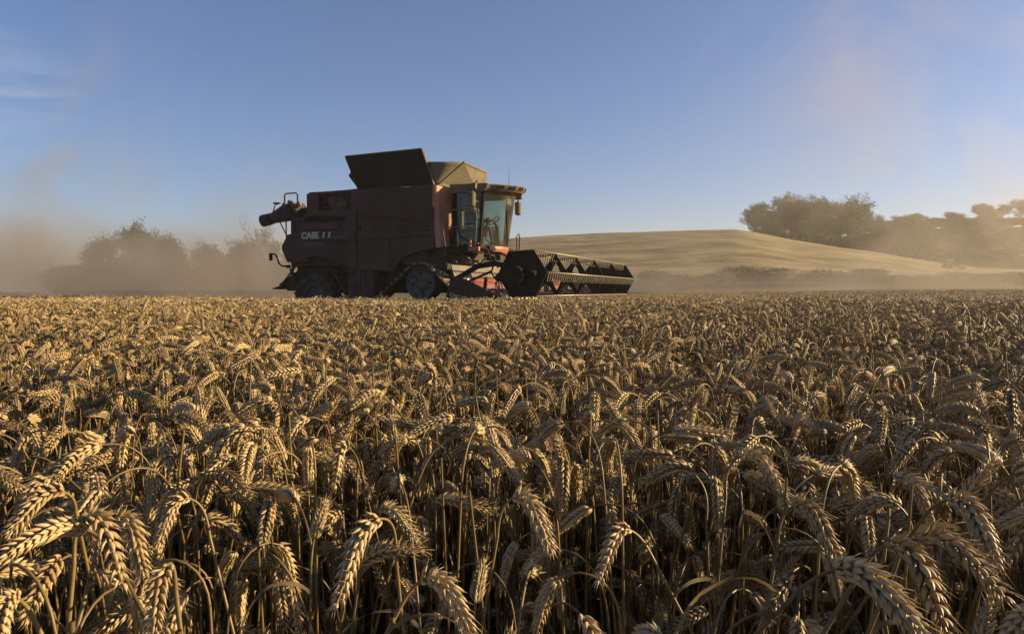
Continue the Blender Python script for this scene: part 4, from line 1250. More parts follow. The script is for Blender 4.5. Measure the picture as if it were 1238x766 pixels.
# --- feeder house and hydraulics
mb = MB()
mb.prism([(-4.3, 1.95), (-3.9, 1.98), (-1.75, 1.28), (-1.75, 0.55), (-2.3, 0.55), (-4.3, 1.2)], -0.68, 0.68)
feeder = mb.build('feeder_house', M['red'], combine)
mb = MB(); mb.plate([(-4.0, -0.6, 2.00), (-2.3, -0.6, 1.475), (-2.3, 0.6, 1.475), (-4.0, 0.6, 2.00)], 0.05)
mb.build('chaff_layer', M['chaff'], feeder)
mb = MB()
mb.tube([(-3.7, -0.95, 1.35), (-3.85, -0.98, 1.7), (-3.65, -1.0, 1.98), (-3.35, -1.0, 2.0), (-3.1, -0.98, 1.85), (-2.9, -0.96, 1.55)], 0.032, 8)
mb.tube([(-3.75, -0.9, 1.3), (-3.8, -0.92, 1.75), (-3.5, -0.95, 2.08), (-3.2, -0.95, 1.95)], 0.02, 8)
mb.build('hydraulic_hose', M['lug'], combine)
mb = MB()
mb.bar((-3.7, -0.8, 1.35), (-2.2, -0.8, 0.9), 0.12, 0.16); mb.bar((-3.3, -0.85, 1.75), (-2.0, -0.85, 1.3), 0.1, 0.1)
mb.box((-2.9, -0.85, 1.55), (0.5, 0.12, 0.3)); mb.box((-2.45, -0.8, 1.95), (0.45, 0.2, 0.16)); mb.box((-2.9, 0.2, 2.06), (0.5, 0.5, 0.12))
mb.tube([(-2.75, -0.9, 2.12), (-2.2, -0.95, 2.08), (-1.95, -0.95, 1.95), (-1.9, -0.9, 1.7)], 0.035, 6)
mb.build('lift_linkage', M['grime'], combine)

# --- header
hdr = bpy.data.objects.new('header', None); COL.objects.link(hdr); hdr.parent = combine
W2, WF = 4.95, 4.55
mb = MB()
mb.plate([(-1.62, -W2, 0.42), (-1.62, WF, 0.42), (-1.72, WF, 1.20), (-1.72, -W2, 1.20)], 0.05)
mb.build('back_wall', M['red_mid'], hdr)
mb = MB()
mb.plate([(-1.70, -W2, 1.26), (-1.70, WF, 1.26), (-1.80, WF, 1.58), (-1.80, -W2, 1.58)], 0.03)
mb.build('crop_shield', M['tan'], hdr)
mb = MB(); mb.box((-1.70, (WF - W2) / 2, 1.23), (0.13, W2 + WF, 0.075)); mb.build('top_beam', M['red_clean'], hdr)
mb = MB(); mb.plate([(-1.62, -W2, 0.42), (-0.15, -W2, 0.33), (-0.15, WF, 0.33), (-1.62, WF, 0.42)], 0.04); mb.build('cutter_table', M['red_deep'], hdr)
mb = MB(); mb.tube([(-1.15, -W2 + .1, 0.72), (-1.15, WF - .1, 0.72)], 0.20, 16)
for sg in (-1, 1):
    P = [(-1.15 + 0.29 * math.cos(q * .5), sg * (0.8 + q * 0.043), 0.72 + 0.29 * math.sin(sg * q * .5)) for q in range(84)]
    mb.tube(P, 0.035, 5)
mb.build('intake_auger', M['steel'], hdr)
mb = MB()
for k in range(int((W2 + WF) / 0.076)):
    y = -W2 + 0.04 + k * 0.076
    mb.add([(-0.16, y - .02, 0.36), (-0.16, y + .02, 0.36), (-0.02, y, 0.355), (-0.16, y, 0.335)], [(0, 2, 1), (0, 3, 2), (1, 2, 3), (0, 1, 3)])
mb.build('knife', M['steel'], hdr)
for sg in (-1, 1):
    DV = [(-1.88, 0.30), (-1.88, 0.80), (-1.76, 1.16), (-1.64, 1.28), (-1.52, 1.285), (-1.30, 1.215), (-0.85, 1.0), (-0.38, 0.79), (0.30, 0.60), (0.75, 0.42), (0.75, 0.34), (0.0, 0.30)]
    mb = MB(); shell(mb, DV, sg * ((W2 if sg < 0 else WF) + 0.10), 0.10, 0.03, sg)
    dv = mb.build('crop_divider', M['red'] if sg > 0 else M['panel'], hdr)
    if sg < 0:
        text_mesh('divider_lettering', 'CASE IH', 0.115, M['letter'], dv, (-1.76, -W2 - 0.132, 0.86), (1, 0, -0.28), (0.28, 0, 1), bold=0.004, shear=0.2)
    mb = MB(); we = sg * ((W2 if sg < 0 else WF) + .05); mb.tube([(0.4, we, 0.62), (0.9, we, 0.55), (1.35, we, 0.5)], 0.02, 6)
    mb.build('divider_rod', M['red_clean'], hdr)
mb = MB(); mb.box((-1.62, -4.35, 1.24), (0.03, 0.14, 0.07)); mb.build('reflector', M['whitep'], hdr)
mb = MB(); mb.bar((-1.1, -W2 + 0.3, 0.6), (-1.0, -W2 + 0.3, 1.3), 0.07, 0.06); mb.build('arm_prop', M['dark'], hdr)

# --- reel: six tine bars on hexagonal spiders
reel = bpy.data.objects.new('reel', None); COL.objects.link(reel); reel.parent = combine
RC, RR, RN, RF = (0.0, 1.36), 0.60, -4.85, 4.45
ROT = R(3)
hexv = [(RC[0] + RR * math.cos(ROT + k * PI / 3), RC[1] + RR * math.sin(ROT + k * PI / 3)) for k in range(6)]
def hexplate(mb, y, t, hole=False):
    if not hole:
        mb.prism(hexv, y - t, y + t)
        return
    def pt(k, r, da=0.0):
        a = ROT + k * PI / 3 + da
        return Vector((RC[0] + r * math.cos(a), 0, RC[1] + r * math.sin(a)))
    for k in range(6):
        a, b = pt(k, RR), pt(k + 1, RR)
        a2, b2 = a * 0.86 + Vector((RC[0], 0, RC[1])) * 0.14, b * 0.86 + Vector((RC[0], 0, RC[1])) * 0.14
        # rim strip
        mb.plate([Vector((p.x, y - t, p.z)) for p in (a, b, b2, a2)], 2 * t)
        # bent arm from the corner to the hub
        c0 = Vector((RC[0], 0, RC[1]))
        d = (a - c0).normalized(); s_ = Vector((-d.z, 0, d.x))
        q = [c0 + d * .10 + s_ * .12, c0 + d * .10 - s_ * .12, c0 + d * .34 - s_ * .055, c0 + d * (RR - .05) - s_ * .05, c0 + d * (RR - .05) + s_ * .05, c0 + d * .34 + s_ * .055]
        mb.plate([Vector((p.x, y - t + .004, p.z)) for p in q], 2 * t - .008)
    mb.lathe((RC[0], y, RC[1]), (0, 1, 0), [(-t - .01, 0.0), (-t - .01, 0.19), (t + .01, 0.19), (t + .01, 0.0)], 18)
for y in (RN, RF):
    mb = MB(); hexplate(mb, y, 0.02)
    sg = -1 if y < 0 else 1
    for k in range(6):
        a, b = hexv[k], hexv[(k + 1) % 6]
        mb.bar((a[0] * .97 , y + sg * 0.03, RC[1] + (a[1] - RC[1]) * .97), (b[0] * .97, y + sg * .03, RC[1] + (b[1] - RC[1]) * .97), 0.03, 0.05)
    mb.build('reel_end_plate', M['dark'], reel)
for t_ in (0.17, 0.36, 0.56, 0.78):
    y = RN + (RF - RN) * t_
    mb = MB(); hexplate(mb, y, 0.014, t_ < 0.7); mb.build('reel_spider', M['dark'], reel)
mb = MB(); mb.tube([(RC[0], RN, RC[1]), (RC[0], RF, RC[1])], 0.09, 14); mb.build('reel_shaft', M['dark'], reel)
def tine_bar(hx, hz, parent):
    mb = MB()
    mb.tube([(hx, RN + .02, hz), (hx, RF - .02, hz)], 0.017, 8)
    bar_ = mb.build('tine_bar', M['steel'], parent)
    mb = MB()
    for k in range(int((RF - RN) / 0.165)):
        y = RN + 0.10 + k * 0.165
        mb.add([(hx - .012, y - .012, hz), (hx + .012, y - .012, hz), (hx + .012, y + .012, hz), (hx - .012, y + .012, hz),
                (hx - .055, y - .007, hz - .21), (hx - .04, y - .007, hz - .21), (hx - .04, y + .007, hz - .21), (hx - .055, y + .007, hz - .21)],
               [(0, 1, 5, 4), (1, 2, 6, 5), (2, 3, 7, 6), (3, 0, 4, 7), (4, 5, 6, 7)])
    mb.build('tine', M['tine'], parent)
    return bar_
for k in range(6):
    tine_bar(hexv[k][0], hexv[k][1], reel)
for sg in (-1, 1):
    yy = (RN - 0.13) if sg < 0 else (RF + 0.13)
    mb = MB()
    mb.bar((-1.75, yy, 1.18), (-1.05, yy, 1.55), 0.09, 0.11); mb.bar((-1.07, yy, 1.54), (-0.62, yy, 1.60), 0.09, 0.12); mb.bar((-0.64, yy, 1.60), (0.05, yy, 1.45), 0.09, 0.12)
    mb.bar((-1.4, yy, 1.15), (-0.72, yy, 1.42), 0.05, 0.05)
    mb.tube([(-1.05, yy - sg * .06, 1.58), (-0.95, yy - sg * .08, 1.70), (-0.80, yy - sg * .08, 1.72), (-0.66, yy - sg * .06, 1.64)], 0.018, 6)
    mb.tube([(-0.66, yy, 1.58), (-0.72, yy, 1.40), (-0.66, yy, 1.28), (-0.52, yy, 1.24)], 0.02, 6)
    mb.build('reel_arm', M['dark'], reel)
    if sg < 0:
        mb = MB()
        DR = [(-0.58, 1.27), (-0.52, 1.20), (-0.30, 1.155), (-0.08, 1.15)] + [(-0.08 + 0.185 * math.cos(a), 1.335 + 0.185 * math.sin(a)) for a in [R(q) for q in range(-90, 91, 15)]] + [(-0.30, 1.46), (-0.50, 1.36)]
        mb.prism(DR, yy - .19, yy - .06)
        mb.build('drive_cover', M['dark'], reel)
        mb = MB(); mb.tube([(-0.08 + 0.19 * math.cos(a), yy - .125, 1.335 + 0.19 * math.sin(a)) for a in [R(q) for q in range(-70, 81, 10)]], 0.018, 6)
        mb.build('cover_rim', M['steel'], reel)
        mb = MB(); mb.tube([(0.10, yy - .1, 1.40), (0.40, yy - .1, 1.37)], 0.055, 12); mb.build('hydraulic_motor', M['dark'], reel)

# ------------------------------------------------------------------ the driver, seated, hands on the wheel
def make_driver():
    root = empty('person', combine.matrix_basis @ Vector((-3.35, 0, 2.82)), -YAW)
    tag(root, 'person in a navy shirt sitting in the harvester cab with hands on the wheel', 'person')
    V, E, Rd = [], [], []
    def j(p, r):
        V.append(p); Rd.append(r); return len(V) - 1
    pel = j((0, 0, 0.08), 0.15); ab = j((-0.04, 0, 0.26), 0.145); ch = j((-0.07, 0, 0.45), 0.16); nk = j((-0.07, 0, 0.62), 0.065); nb = j((-0.06, 0, 0.69), 0.058)
    E.extend([(pel, ab), (ab, ch), (ch, nk), (nk, nb)])
    for s_ in (-1, 1):
        sh = j((-0.08, s_ * 0.19, 0.54), 0.075); el = j((0.10, s_ * 0.25, 0.32), 0.05); wr = j((0.38, s_ * 0.17, 0.33), 0.034)
        hp = j((0.05, s_ * 0.10, 0.06), 0.10); kn = j((0.46, s_ * 0.14, 0.08), 0.075); an = j((0.52, s_ * 0.13, -0.36), 0.05); ft = j((0.68, s_ * 0.13, -0.42), 0.045)
        E.extend([(ch, sh), (sh, el), (el, wr), (pel, hp), (hp, kn), (kn, an), (an, ft)])
    me = bpy.data.meshes.new('body'); me.from_pydata(V, E, [])
    o = bpy.data.objects.new('body', me); COL.objects.link(o); o.parent = root
    md = o.modifiers.new('skin', 'SKIN')
    for k, sv in enumerate(me.skin_vertices[0].data): sv.radius = (Rd[k], Rd[k] * (0.85 if k < 3 else 1)); sv.use_root = (k == 0)
    o.modifiers.new('sub', 'SUBSURF').render_levels = 2
    me.materials.append(M['shirt'])
    # head with a face and ears
    bm = bmesh.new(); bmesh.ops.create_uvsphere(bm, u_segments=24, v_segments=18, radius=1.0)
    for v in bm.verts:
        x, y, z = v.co
        jaw = 1 - 0.22 * max(0, -z)
        v.co = Vector((x * 0.098 * jaw + 0.01 * max(0, -z), y * 0.076 * jaw, z * 0.118))
        if x > 0.9 and abs(y) < 0.25 and -0.35 < z < 0.15: v.co.x += 0.022 * (1 - abs(y) / 0.25)
        if x > 0.75 and 0.2 < abs(y) < 0.5 and 0.0 < z < 0.25: v.co.x -= 0.012
    for s_ in (-1, 1):
        bmesh.ops.create_uvsphere(bm, u_segments=8, v_segments=6, radius=0.022, matrix=Matrix.Translation((-0.005, s_ * 0.078, -0.005)) @ Matrix.Diagonal((1, 0.4, 1.4, 1)))
    me = bpy.data.meshes.new('head'); bm.to_mesh(me); bm.free(); me.polygons.foreach_set('use_smooth', [True] * len(me.polygons)); me.materials.append(M['skin'])
    h = obj('head', me, root); h.location = (-0.03, 0, 0.80)
    bm = bmesh.new(); bmesh.ops.create_uvsphere(bm, u_segments=20, v_segments=14, radius=1.0)
    bmesh.ops.delete(bm, geom=[v for v in bm.verts if v.co.z < -0.1 or (v.co.x > 0.45 and v.co.z < 0.5)], context='VERTS')
    for v in bm.verts: v.co = Vector((v.co.x * 0.106 - 0.004, v.co.y * 0.084, v.co.z * 0.126))
    me = bpy.data.meshes.new('hair'); bm.to_mesh(me); bm.free(); me.polygons.foreach_set('use_smooth', [True] * len(me.polygons)); me.materials.append(M['hair'])
    hh = obj('hair', me, h)
    for s_ in (-1, 1):
        mb = MB()
        mb.tube([(0.37, s_ * .172, .33), (0.41, s_ * .17, .335), (0.455, s_ * .168, .335)], [0.03, 0.04, 0.034], 10)
        for q in range(4):
            y0 = s_ * .168 + (q - 1.5) * 0.019
            mb.tube([(0.44, y0, .345), (0.48, y0, .35), (0.502, y0, .335), (0.498, y0, .312)], [0.010, 0.0095, 0.009, 0.0075], 7)
        mb.tube([(0.41, s_ * .135, .325), (0.45, s_ * .125, .31), (0.48, s_ * .13, .305)], [0.012, 0.011, 0.008], 7)
        mb.build('hand', M['skin'], root)
make_driver()

# ------------------------------------------------------------------ trees, bushes and the parked tractor
def grow(seed, H, spread, stems=1, clear=0.25, leaf=0.28, n_leaf=26, cl=0.75, levels=3, up=0.5, flat=False, kids=(5, 4, 3), bare=False, gap=0.0):
    """a tapered trunk with limbs, and a crown of separate leaf-clump faces round the twigs"""
    rg = random.Random(seed)
    wood = MB()
    LV, LF, LT = [], [], []
    tips = []
    def branch(p, d, ln, r, lev):
        n = 4
        pts, rs = [p.copy()], [r]
        for i in range(n):
            d = (d + Vector((rg.gauss(0, .16), rg.gauss(0, .16), rg.gauss(0.04, .10)))).normalized()
            p = p + d * ln / n
            pts.append(p.copy()); rs.append(r * (1 - 0.62 * (i + 1) / n))
        wood.tube(pts, rs, 6 if lev == 0 else 4, cap=False)
        if lev >= levels - 1:
            tips.append((pts[-1], lev)); tips.append((pts[2], lev))
        if lev < levels:
            for k in range(kids[min(lev, len(kids) - 1)]):
                t = rg.uniform(0.45 if lev else max(clear, 0.3), 1.0)
                i = min(n - 1, int(t * n)); q = pts[i].lerp(pts[i + 1], t * n - i)
                a = rg.uniform(0, 2 * PI)
                o = Vector((math.cos(a), math.sin(a), 0))
                dd = (o * spread * (1.35 if flat else 1.0) + Vector((0, 0, up if not flat else 0.35)) + d * 0.35).normalized()
                branch(q, dd, ln * rg.uniform(0.48, 0.72), r * 0.5, lev + 1)
    for s_ in range(stems):
        a = rg.uniform(0, 2 * PI); o = Vector((math.cos(a), math.sin(a), 0)) * (0.0 if stems == 1 else 0.35)
        branch(o * H * 0.08, (o * 0.6 + Vector((0, 0, 1))).normalized(), H * (0.60 if stems == 1 else 0.5), H * (0.028 if stems == 1 else 0.016), 0)
    if not bare:
        for (p, lev) in tips:
            if rg.random() < gap: continue
            tone = rg.random()
            k = int(n_leaf * rg.uniform(0.5, 1.3)); c = cl * rg.uniform(0.7, 1.25)
            for _ in range(k):
                v = Vector((rg.gauss(0, 1), rg.gauss(0, 1), rg.gauss(0, 0.75 if not flat else 0.35))) * c * 0.55
                q = p + v
                u = Vector((rg.gauss(0, 1), rg.gauss(0, 1), rg.gauss(0, 1))).normalized(); w = u.orthogonal().normalized()
                x = u.cross(w); sz = leaf * rg.uniform(0.5, 1.25)
                i0 = len(LV)
                LV.extend([tuple(q + w * sz * .5), tuple(q + x * sz * .34), tuple(q - w * sz * .5), tuple(q - x * sz * .34)])
                LF.append((i0, i0 + 1, i0 + 2, i0 + 3)); LT.extend([min(1, max(0, tone * .7 + rg.uniform(-.1, .4)))] * 4)
    zt = max([v[2] for v in LV] + [v[2] for v in wood.v])
    k = H / zt
    wood.v = [(v[0] * k, v[1] * k, v[2] * k) for v in wood.v]; LV = [(v[0] * k, v[1] * k, max(0.02, v[2] * k)) for v in LV]
    tm = wood.mesh('trunk'); tm.materials.append(M['bark'])
    cm = None
    if LV:
        cm = bpy.data.meshes.new('crown'); cm.from_pydata(LV, [], LF)
        cm.attributes.new('tone', 'FLOAT', 'POINT').data.foreach_set('value', np.array(LT, np.float32))
        cm.update()
    return (H, tm, cm)

def crown_mat(proto, mat):
    if proto[2] is not None: proto[2].materials.append(mat)
    return proto
P_BROAD = crown_mat(grow(11, 11, 0.95, 1, 0.22, 0.27, 44, 0.8, up=0.45, kids=(10, 6, 3)), M['foliage'])
P_DOME = crown_mat(grow(12, 9, 1.0, 2, 0.2, 0.26, 44, 0.9, up=0.4, kids=(6, 4, 3)), M['foliage'])
P_BUSHY = crown_mat(grow(13, 8, 0.8, 4, 0.1, 0.24, 26, 0.75, up=0.7, kids=(5, 4, 2)), M['foliage'])
P_AIRY = crown_mat(grow(14, 11, 0.55, 2, 0.3, 0.2, 11, 0.6, up=0.95, kids=(8, 4, 3)), M['foliage'])
P_AIRY2 = crown_mat(grow(15, 11, 0.5, 1, 0.3, 0.2, 10, 0.6, up=1.0, kids=(9, 5, 3), gap=.15), M['foliage'])
P_WOOD = [crown_mat(grow(20 + i, 15, 0.6, 2, 0.3, 0.32, 18, 0.7, up=1.0, kids=(8, 5, 3), gap=.15), M['foliage']) for i in range(3)]
P_ROUND = [crown_mat(grow(25 + i, 12, 0.85, 1, 0.2, 0.34, 40, 0.85, up=0.5, kids=(8, 5, 3), gap=.12), M['foliage']) for i in range(2)]
P_FLAT = [crown_mat(grow(30 + i, 8, 0.9, 1, 0.6, 0.30, 30, 0.85, up=0.35, kids=(7, 4, 2)), M['foliage']) for i in range(2)]
P_SCRUB = [crown_mat(grow(40 + i, 4.5, 1.0, 5, 0.0, 0.34, 40, 0.95, levels=2, up=0.5, kids=(5, 3)), M['scrub'] if i % 2 else M['foliage']) for i in range(4)]
P_BARE = grow(50, 6, 0.6, 2, 0.2, bare=True, up=1.0, kids=(6, 4, 3))

def place(px, ytop, Y, proto, name, label, cat, group=None, H=None, rz=None, wide=1.0):
    X = (px - 619.0) / F_PX * Y
    z = float(ground_z(X, Y)) - 0.15
    h = H if H is not None else max(1.0, CAM_H + (HORIZON - ytop) / F_PX * Y - z)
    k = h / proto[0]
    root = empty(name, (X, Y, z), rz if rz is not None else random.Random(px * 7 + Y).uniform(0, 6.28))
    root.scale = (k * wide, k * wide, k)
    tag(root, label, cat, group)
    obj('trunk', proto[1], root)
    if proto[2] is not None: obj('crown', proto[2], root)
    return root

GL = 'trees along the dusty hedgerow'
place(176, 262, 90, P_BROAD, 'broadleaf_tree', 'broad rounded tree, tallest of those in the dust behind the harvester', 'tree', GL, rz=1.0, wide=0.66)
place(122, 278, 93, P_DOME, 'broadleaf_tree', 'low domed tree half lost in dust beside the tallest hedgerow tree', 'tree', GL, wide=0.6)
place(203, 276, 92, P_DOME, 'broadleaf_tree', 'small round tree close against the flank of the tallest hedgerow tree', 'tree', GL, rz=2.2, wide=0.5)
place(248, 286, 88, P_BUSHY, 'bushy_tree', 'spreading bushy tree between the tallest tree and the thin airy trees', 'tree', GL, wide=0.75)
place(276, 290, 91, P_BUSHY, 'bushy_tree', 'low bushy tree at the foot of the thin airy trees', 'tree', GL, rz=0.4)
place(300, 268, 90, P_AIRY, 'airy_tree', 'thin tree with sky showing through its branches, left of the auger spout', 'tree', GL)
place(330, 263, 89, P_AIRY2, 'airy_tree', 'thin leggy tree just behind the auger spout of the harvester', 'tree', GL)
place(352, 285, 92, P_AIRY, 'airy_tree', 'thin tree mostly hidden behind the tail of the harvester', 'tree', GL, rz=3.0)
rr = random.Random(5)
for k in range(17):
    place(86 + k * 16.5 + rr.uniform(-6, 6), rr.uniform(306, 320), rr.uniform(84, 90), P_SCRUB[k % 4], 'hedge_bush', 'dark dusty bush in the hedgerow under the trees behind the harvester', 'bush', 'bushes of the dusty hedgerow', wide=1.25)

GW = 'trees of the wood on the hillside'
WL = 'tall tree crowded into the wood on the shoulder of the golden hill'
for k, (px, yt, Y, pr) in enumerate([(913, 246, 205, P_ROUND[0]), (926, 237, 212, P_ROUND[1]), (941, 236, 218, P_WOOD[0]), (955, 233, 214, P_WOOD[1]), (969, 232, 222, P_WOOD[2]),
                                     (984, 236, 216, P_WOOD[0]), (999, 236, 224, P_WOOD[1]), (1012, 239, 218, P_ROUND[0]), (1023, 233, 228, P_WOOD[2])]):
    lab = {0: 'round dark tree at the outer edge of the wood, on the golden hill'}.get(k, WL)
    place(px, yt, Y, pr, 'wood_tree', lab, 'tree', GW, wide=1.0 if pr in P_ROUND else 1.15)
for k in range(7):
    place(908 + k * 18 + rr.uniform(-4, 4), rr.uniform(252, 266), rr.uniform(200, 212) + k, P_ROUND[k % 2], 'wood_tree', 'lower tree filling the front of the wood on the shoulder of the hill', 'tree', GW, wide=0.9)
place(1042, 242, 250, P_ROUND[1], 'broadleaf_tree', 'single round tree standing just apart from the wood', 'tree', wide=.9)
place(1067, 255, 250, P_AIRY2, 'airy_tree', 'small sparse tree alone on the skyline past the single round tree', 'tree')
place(1102, 257, 262, P_FLAT[0], 'flat_topped_tree', 'small flat-topped tree on the skyline beside a bare dead tree', 'tree')
place(1114, 256, 262, P_BARE, 'bare_tree', 'small bare dead tree on the skyline', 'tree')
place(1160, 256, 262, P_FLAT[1], 'flat_topped_tree', 'smallest of three flat-topped trees grouped on the skyline', 'tree', rz=0.5)
place(1180, 245, 264, P_FLAT[0], 'flat_topped_tree', 'wide flat-topped tree in the middle of three on the skyline', 'tree', rz=2.0)
place(1206, 242, 262, P_FLAT[1], 'flat_topped_tree', 'tallest flat-topped tree, last of three on the skyline', 'tree', rz=4.0)
place(1240, 238, 262, P_ROUND[0], 'broadleaf_tree', 'rounded tree fading into dust where the skyline leaves the picture', 'tree')
for k in range(26):
    place(1030 + k * 9.5 + rr.uniform(-4, 4), 0, rr.uniform(262, 272), P_SCRUB[k % 4], 'ridge_bush', 'dark bush in the even line along the skyline ridge', 'bush', 'bushes along the skyline ridge', H=rr.uniform(3.6, 5.4), wide=1.7)
for k in range(130):
    px = rr.uniform(925, 1330); Y = rr.uniform(182, 262)
    lim = float(np.interp(px, [900, 960, 1050, 1130, 1340], [215, 207, 190, 172, 160]))
    if Y < lim: Y = lim + rr.uniform(0, 50)
    pr = P_SCRUB[rr.randrange(4)] if rr.random() < .62 else P_ROUND[rr.randrange(2)]
    place(px, 0, Y, pr, 'hillside_bush' if pr in P_SCRUB else 'wood_tree', 'scrubby bush on the overgrown slope below the skyline ridge' if pr in P_SCRUB else 'round tree rising from the overgrown slope below the skyline ridge',
          'bush' if pr in P_SCRUB else 'tree', 'bushes and trees of the overgrown slope', H=rr.uniform(3.5, 6.5) if pr in P_SCRUB else rr.uniform(6, 9), wide=1.35)
for k in range(28):
    place(772 + k * 19 + rr.uniform(-7, 7), 0, rr.uniform(96, 106), P_SCRUB[(k * 3) % 4], 'hedge_bush', 'low bush in the hedge at the dusty foot of the golden hill', 'bush', 'bushes at the foot of the hill', H=rr.uniform(1.4, 2.5), wide=2.4)

# the small tractor and its orange trailer, far off below the slope
TX, TY = (1146 - 619) / F_PX * 150, 150.0
tz = float(ground_z(TX, TY))
tr = empty('tractor', (TX, TY, tz), R(8)); tr.scale = (0.72, 0.72, 0.72)
tag(tr, 'far off tractor with white cab roof below the overgrown slope', 'tractor')
mb = MB(); mb.box((-0.9, 0, 1.15), (1.5, 0.8, 0.7)); mb.box((-1.62, 0, 1.05), (0.15, 0.7, 0.6)); mb.build('hood', M['green'], tr)
mb = MB()
for x in (-0.1, 1.1):
    for y in (-0.6, 0.6): mb.bar((x, y, 1.2), (x, y, 2.45), 0.07, 0.07)
mb.box((0.5, 0, 1.2), (1.3, 1.2, 0.3)); cb = mb.build('cab_frame', M['green'], tr)
mb = MB(); mb.box((0.5, 0, 1.9), (1.12, 1.16, 1.05)); mb.build('cab_glass', M['glass'], cb)
mb = MB(); mb.box((0.5, 0, 2.53), (1.5, 1.45, 0.16)); mb.build('cab_roof', M['whitep'], tr)
for (x, y, r) in ((0.7, -0.75, 0.8), (0.7, 0.75, 0.8), (-1.2, -0.65, 0.5), (-1.2, 0.65, 0.5)):
    w = bpy.data.objects.new('wheel', None); COL.objects.link(w); w.parent = tr; w.location = (x, y, r)
    mb = MB(); mb.lathe((0, 0, 0), (0, 1, 0), [(-.2, r * .55), (-.2, r * .95), (0, r), (.2, r * .95), (.2, r * .55)], 24); mb.build('tyre', M['rubber'], w)
    mb = MB(); mb.lathe((0, 0, 0), (0, 1, 0), [(-.16, 0), (-.16, r * .56), (.16, r * .56), (.16, 0)], 20); mb.build('rim', M['yellow'], w)
tl = empty('trailer', (TX + 2.5, TY - 0.3, float(ground_z(TX + 2.5, TY - .3))), R(8)); tl.scale = (0.62, 0.62, 0.62)
tag(tl, 'small orange trailer parked behind the far off tractor', 'trailer')
mb = MB(); mb.box((0, 0, 0.82), (2.7, 1.7, 0.10))
mb.box((-1.33, 0, 1.3), (0.06, 1.7, 0.9)); mb.box((1.33, 0, 1.3), (0.06, 1.7, 0.9)); mb.box((0, -0.83, 1.3), (2.62, 0.06, 0.9)); mb.box((0, 0.83, 1.3), (2.62, 0.06, 0.9))
for x in (-.8, 0, .8): mb.box((x, -0.875, 1.3), (0.08, 0.04, 0.9))
mb.build('box_body', M['orange'], tl)
mb = MB(); mb.bar((-2.2, 0, 0.6), (-1.3, 0, 0.74), 0.1, 0.1); mb.build('drawbar', M['dark'], tl)
for y in (-0.8, 0.8):
    mb = MB(); mb.lathe((0.2, y, 0.42), (0, 1, 0), [(-.12, 0), (-.12, .42), (.12, .42), (.12, 0)], 20); mb.build('wheel', M['rubber'], tl)

# ------------------------------------------------------------------ dust and haze in the air
def dust_cloud(name, lo, hi, density, label, nscale=0.12, n_lo=0.35, n_hi=0.75, ground=True, color=(0.80, 0.66, 0.50), stretch=(1, 1, 1), off=(0, 0, 0), step=1.0, aniso=0.25, zpow=1.0):
    lo, hi = Vector(lo), Vector(hi)
    mb = MB(); d = hi - lo
    mb.add([(x, y, z) for z in (0, d.z) for y in (-d.y / 2, d.y / 2) for x in (-d.x / 2, d.x / 2)], [(0, 2, 3, 1), (4, 5, 7, 6), (0, 1, 5, 4), (2, 6, 7, 3), (0, 4, 6, 2), (1, 3, 7, 5)])
    m = bpy.data.materials.new(name); m.use_nodes = True
    n, l = m.node_tree.nodes, m.node_tree.links
    n.remove(n['Principled BSDF']); out = n['Material Output']
    pv = n.new('ShaderNodeVolumePrincipled')
    pv.inputs['Color'].default_value = (*color, 1); pv.inputs['Anisotropy'].default_value = aniso
    t = n.new('ShaderNodeTexCoord')
    # soft fade to nothing well inside the box
    a = n.new('ShaderNodeVectorMath'); a.operation = 'SUBTRACT'; a.inputs[1].default_value = (0.5, 0.5, 0.0 if ground else 0.5)
    b = n.new('ShaderNodeVectorMath'); b.operation = 'MULTIPLY'; b.inputs[1].default_value = (2, 2, 1 if ground else 2)
    c = n.new('ShaderNodeVectorMath'); c.operation = 'LENGTH'
    l.new(t.outputs['Generated'], a.inputs[0]); l.new(a.outputs[0], b.inputs[0]); l.new(b.outputs[0], c.inputs[0])
    nz_ = n.new('ShaderNodeTexNoise'); nz_.inputs['Scale'].default_value = nscale; nz_.inputs['Detail'].default_value = 7; nz_.inputs['Roughness'].default_value = 0.55; nz_.inputs['Distortion'].default_value = 0.6
    mpn = n.new('ShaderNodeMapping'); mpn.inputs['Scale'].default_value = stretch; mpn.inputs['Location'].default_value = off
    l.new(t.outputs['Object'], mpn.inputs['Vector']); l.new(mpn.outputs[0], nz_.inputs['Vector'])
    # the fade's edge is ragged: noise shifts it
    s1 = n.new('ShaderNodeMath'); s1.operation = 'MULTIPLY_ADD'; s1.inputs[1].default_value = -0.9; s1.inputs[2].default_value = 0.45
    l.new(nz_.outputs['Fac'], s1.inputs[0])
    s2 = n.new('ShaderNodeMath'); s2.operation = 'ADD'; l.new(c.outputs['Value'], s2.inputs[0]); l.new(s1.outputs[0], s2.inputs[1])
    e = n.new('ShaderNodeMapRange'); e.interpolation_type = 'SMOOTHSTEP'; e.inputs['From Min'].default_value = 0.86; e.inputs['From Max'].default_value = 0.15
    l.new(s2.outputs[0], e.inputs['Value'])
    r = n.new('ShaderNodeMapRange'); r.inputs['From Min'].default_value = n_lo; r.inputs['From Max'].default_value = n_hi; r.inputs['To Max'].default_value = density
    l.new(nz_.outputs['Fac'], r.inputs['Value'])
    mu = n.new('ShaderNodeMath'); mu.operation = 'MULTIPLY'; l.new(e.outputs[0], mu.inputs[0]); l.new(r.outputs[0], mu.inputs[1])
    l.new(mu.outputs[0], pv.inputs['Density']); l.new(pv.outputs[0], out.inputs['Volume'])
    m.cycles.volume_step_rate = step
    o = mb.build(name, m)
    o.location = ((lo.x + hi.x) / 2, (lo.y + hi.y) / 2, lo.z)
    tag(o, label, 'dust', kind='stuff')
    return o

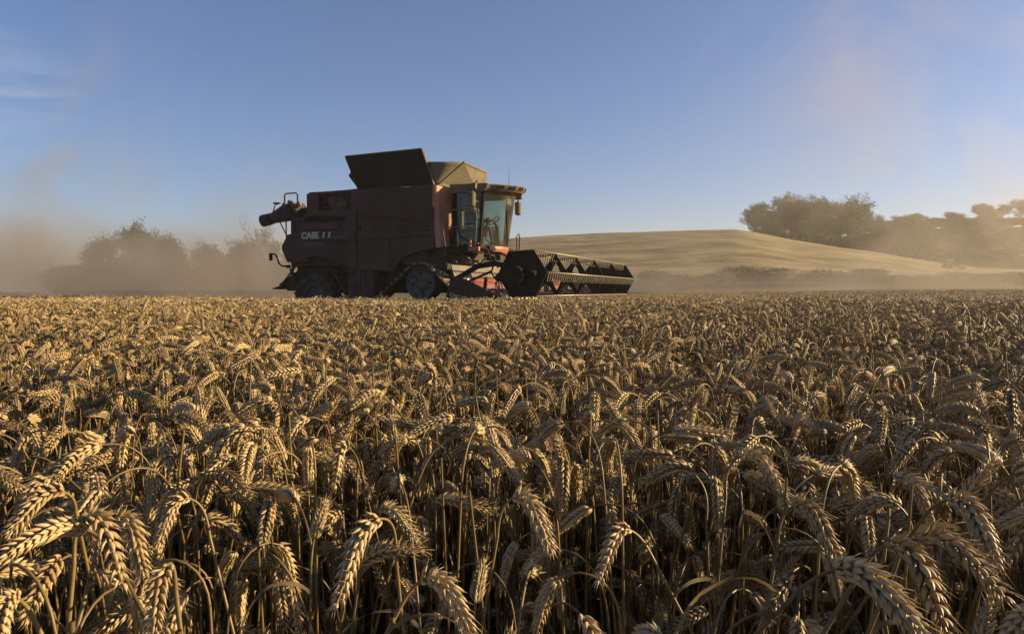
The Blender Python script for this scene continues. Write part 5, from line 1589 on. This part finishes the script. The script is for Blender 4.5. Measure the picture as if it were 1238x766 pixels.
DC, DD = (0.58, 0.515, 0.45), (0.43, 0.385, 0.345)
dust_cloud('dust_plume', (-60, 24.5, 0.1), (1, 58, 6.0), 0.21, 'thick dark brown dust rolling along the ground behind the harvester', nscale=0.10, n_lo=0.47, n_hi=0.62, off=(3, 1, 0), color=DD)
dust_cloud('dust_plume', (-68, 44, 0.1), (-28, 76, 15), 0.16, 'pale dust billowing above the hedgerow trees and the ground plume', nscale=0.085, n_lo=0.47, n_hi=0.62, off=(5, 3, 2), color=DC)
dust_cloud('dust_veil', (-85, 60, 1), (-4, 84, 36), 0.10, 'thin tall veil of dust drifting into the sky behind the harvester', nscale=0.075, n_lo=0.45, n_hi=0.68, off=(7, 2, 5), color=DC)
dust_cloud('dust_veil', (-4, 52, 0.5), (104, 96, 54), 0.048, 'wide thin veil of dust high above the wooded hillside', nscale=0.055, n_lo=0.475, n_hi=0.68, off=(1, 5, 9), color=DC)
dust_cloud('dust_plume', (-22, 52, 0.8), (125, 94, 5.4), 0.16, 'low brown band of dust across the foot of the hill', nscale=0.07, n_lo=0.40, n_hi=0.66, off=(9, 4, 2), color=DD)
dust_cloud('dust_plume', (50, 84, 3.0), (140, 135, 26), 0.009, 'pale dust rising in front of the overgrown slope', nscale=0.07, n_lo=0.40, n_hi=0.7, off=(2, 8, 3), color=DC)

hz = MB()
hz.add([(x, y, z) for z in (-2.5, 58) for y in (-420, 1620) for x in (-1000, 1200)], [(0, 2, 3, 1), (4, 5, 7, 6), (0, 1, 5, 4), (2, 6, 7, 3), (0, 4, 6, 2), (1, 3, 7, 5)])
hm = bpy.data.materials.new('haze'); hm.use_nodes = True
hn, hl = hm.node_tree.nodes, hm.node_tree.links
hn.remove(hn['Principled BSDF'])
hp = hn.new('ShaderNodeVolumePrincipled'); hp.inputs['Color'].default_value = (0.82, 0.745, 0.65, 1); hp.inputs['Density'].default_value = 0.00065; hp.inputs['Anisotropy'].default_value = 0.3
hl.new(hp.outputs[0], hn['Material Output'].inputs['Volume'])
ho = hz.build('haze', hm)
tag(ho, 'warm thin haze filling the air over the whole field', 'haze', kind='stuff')
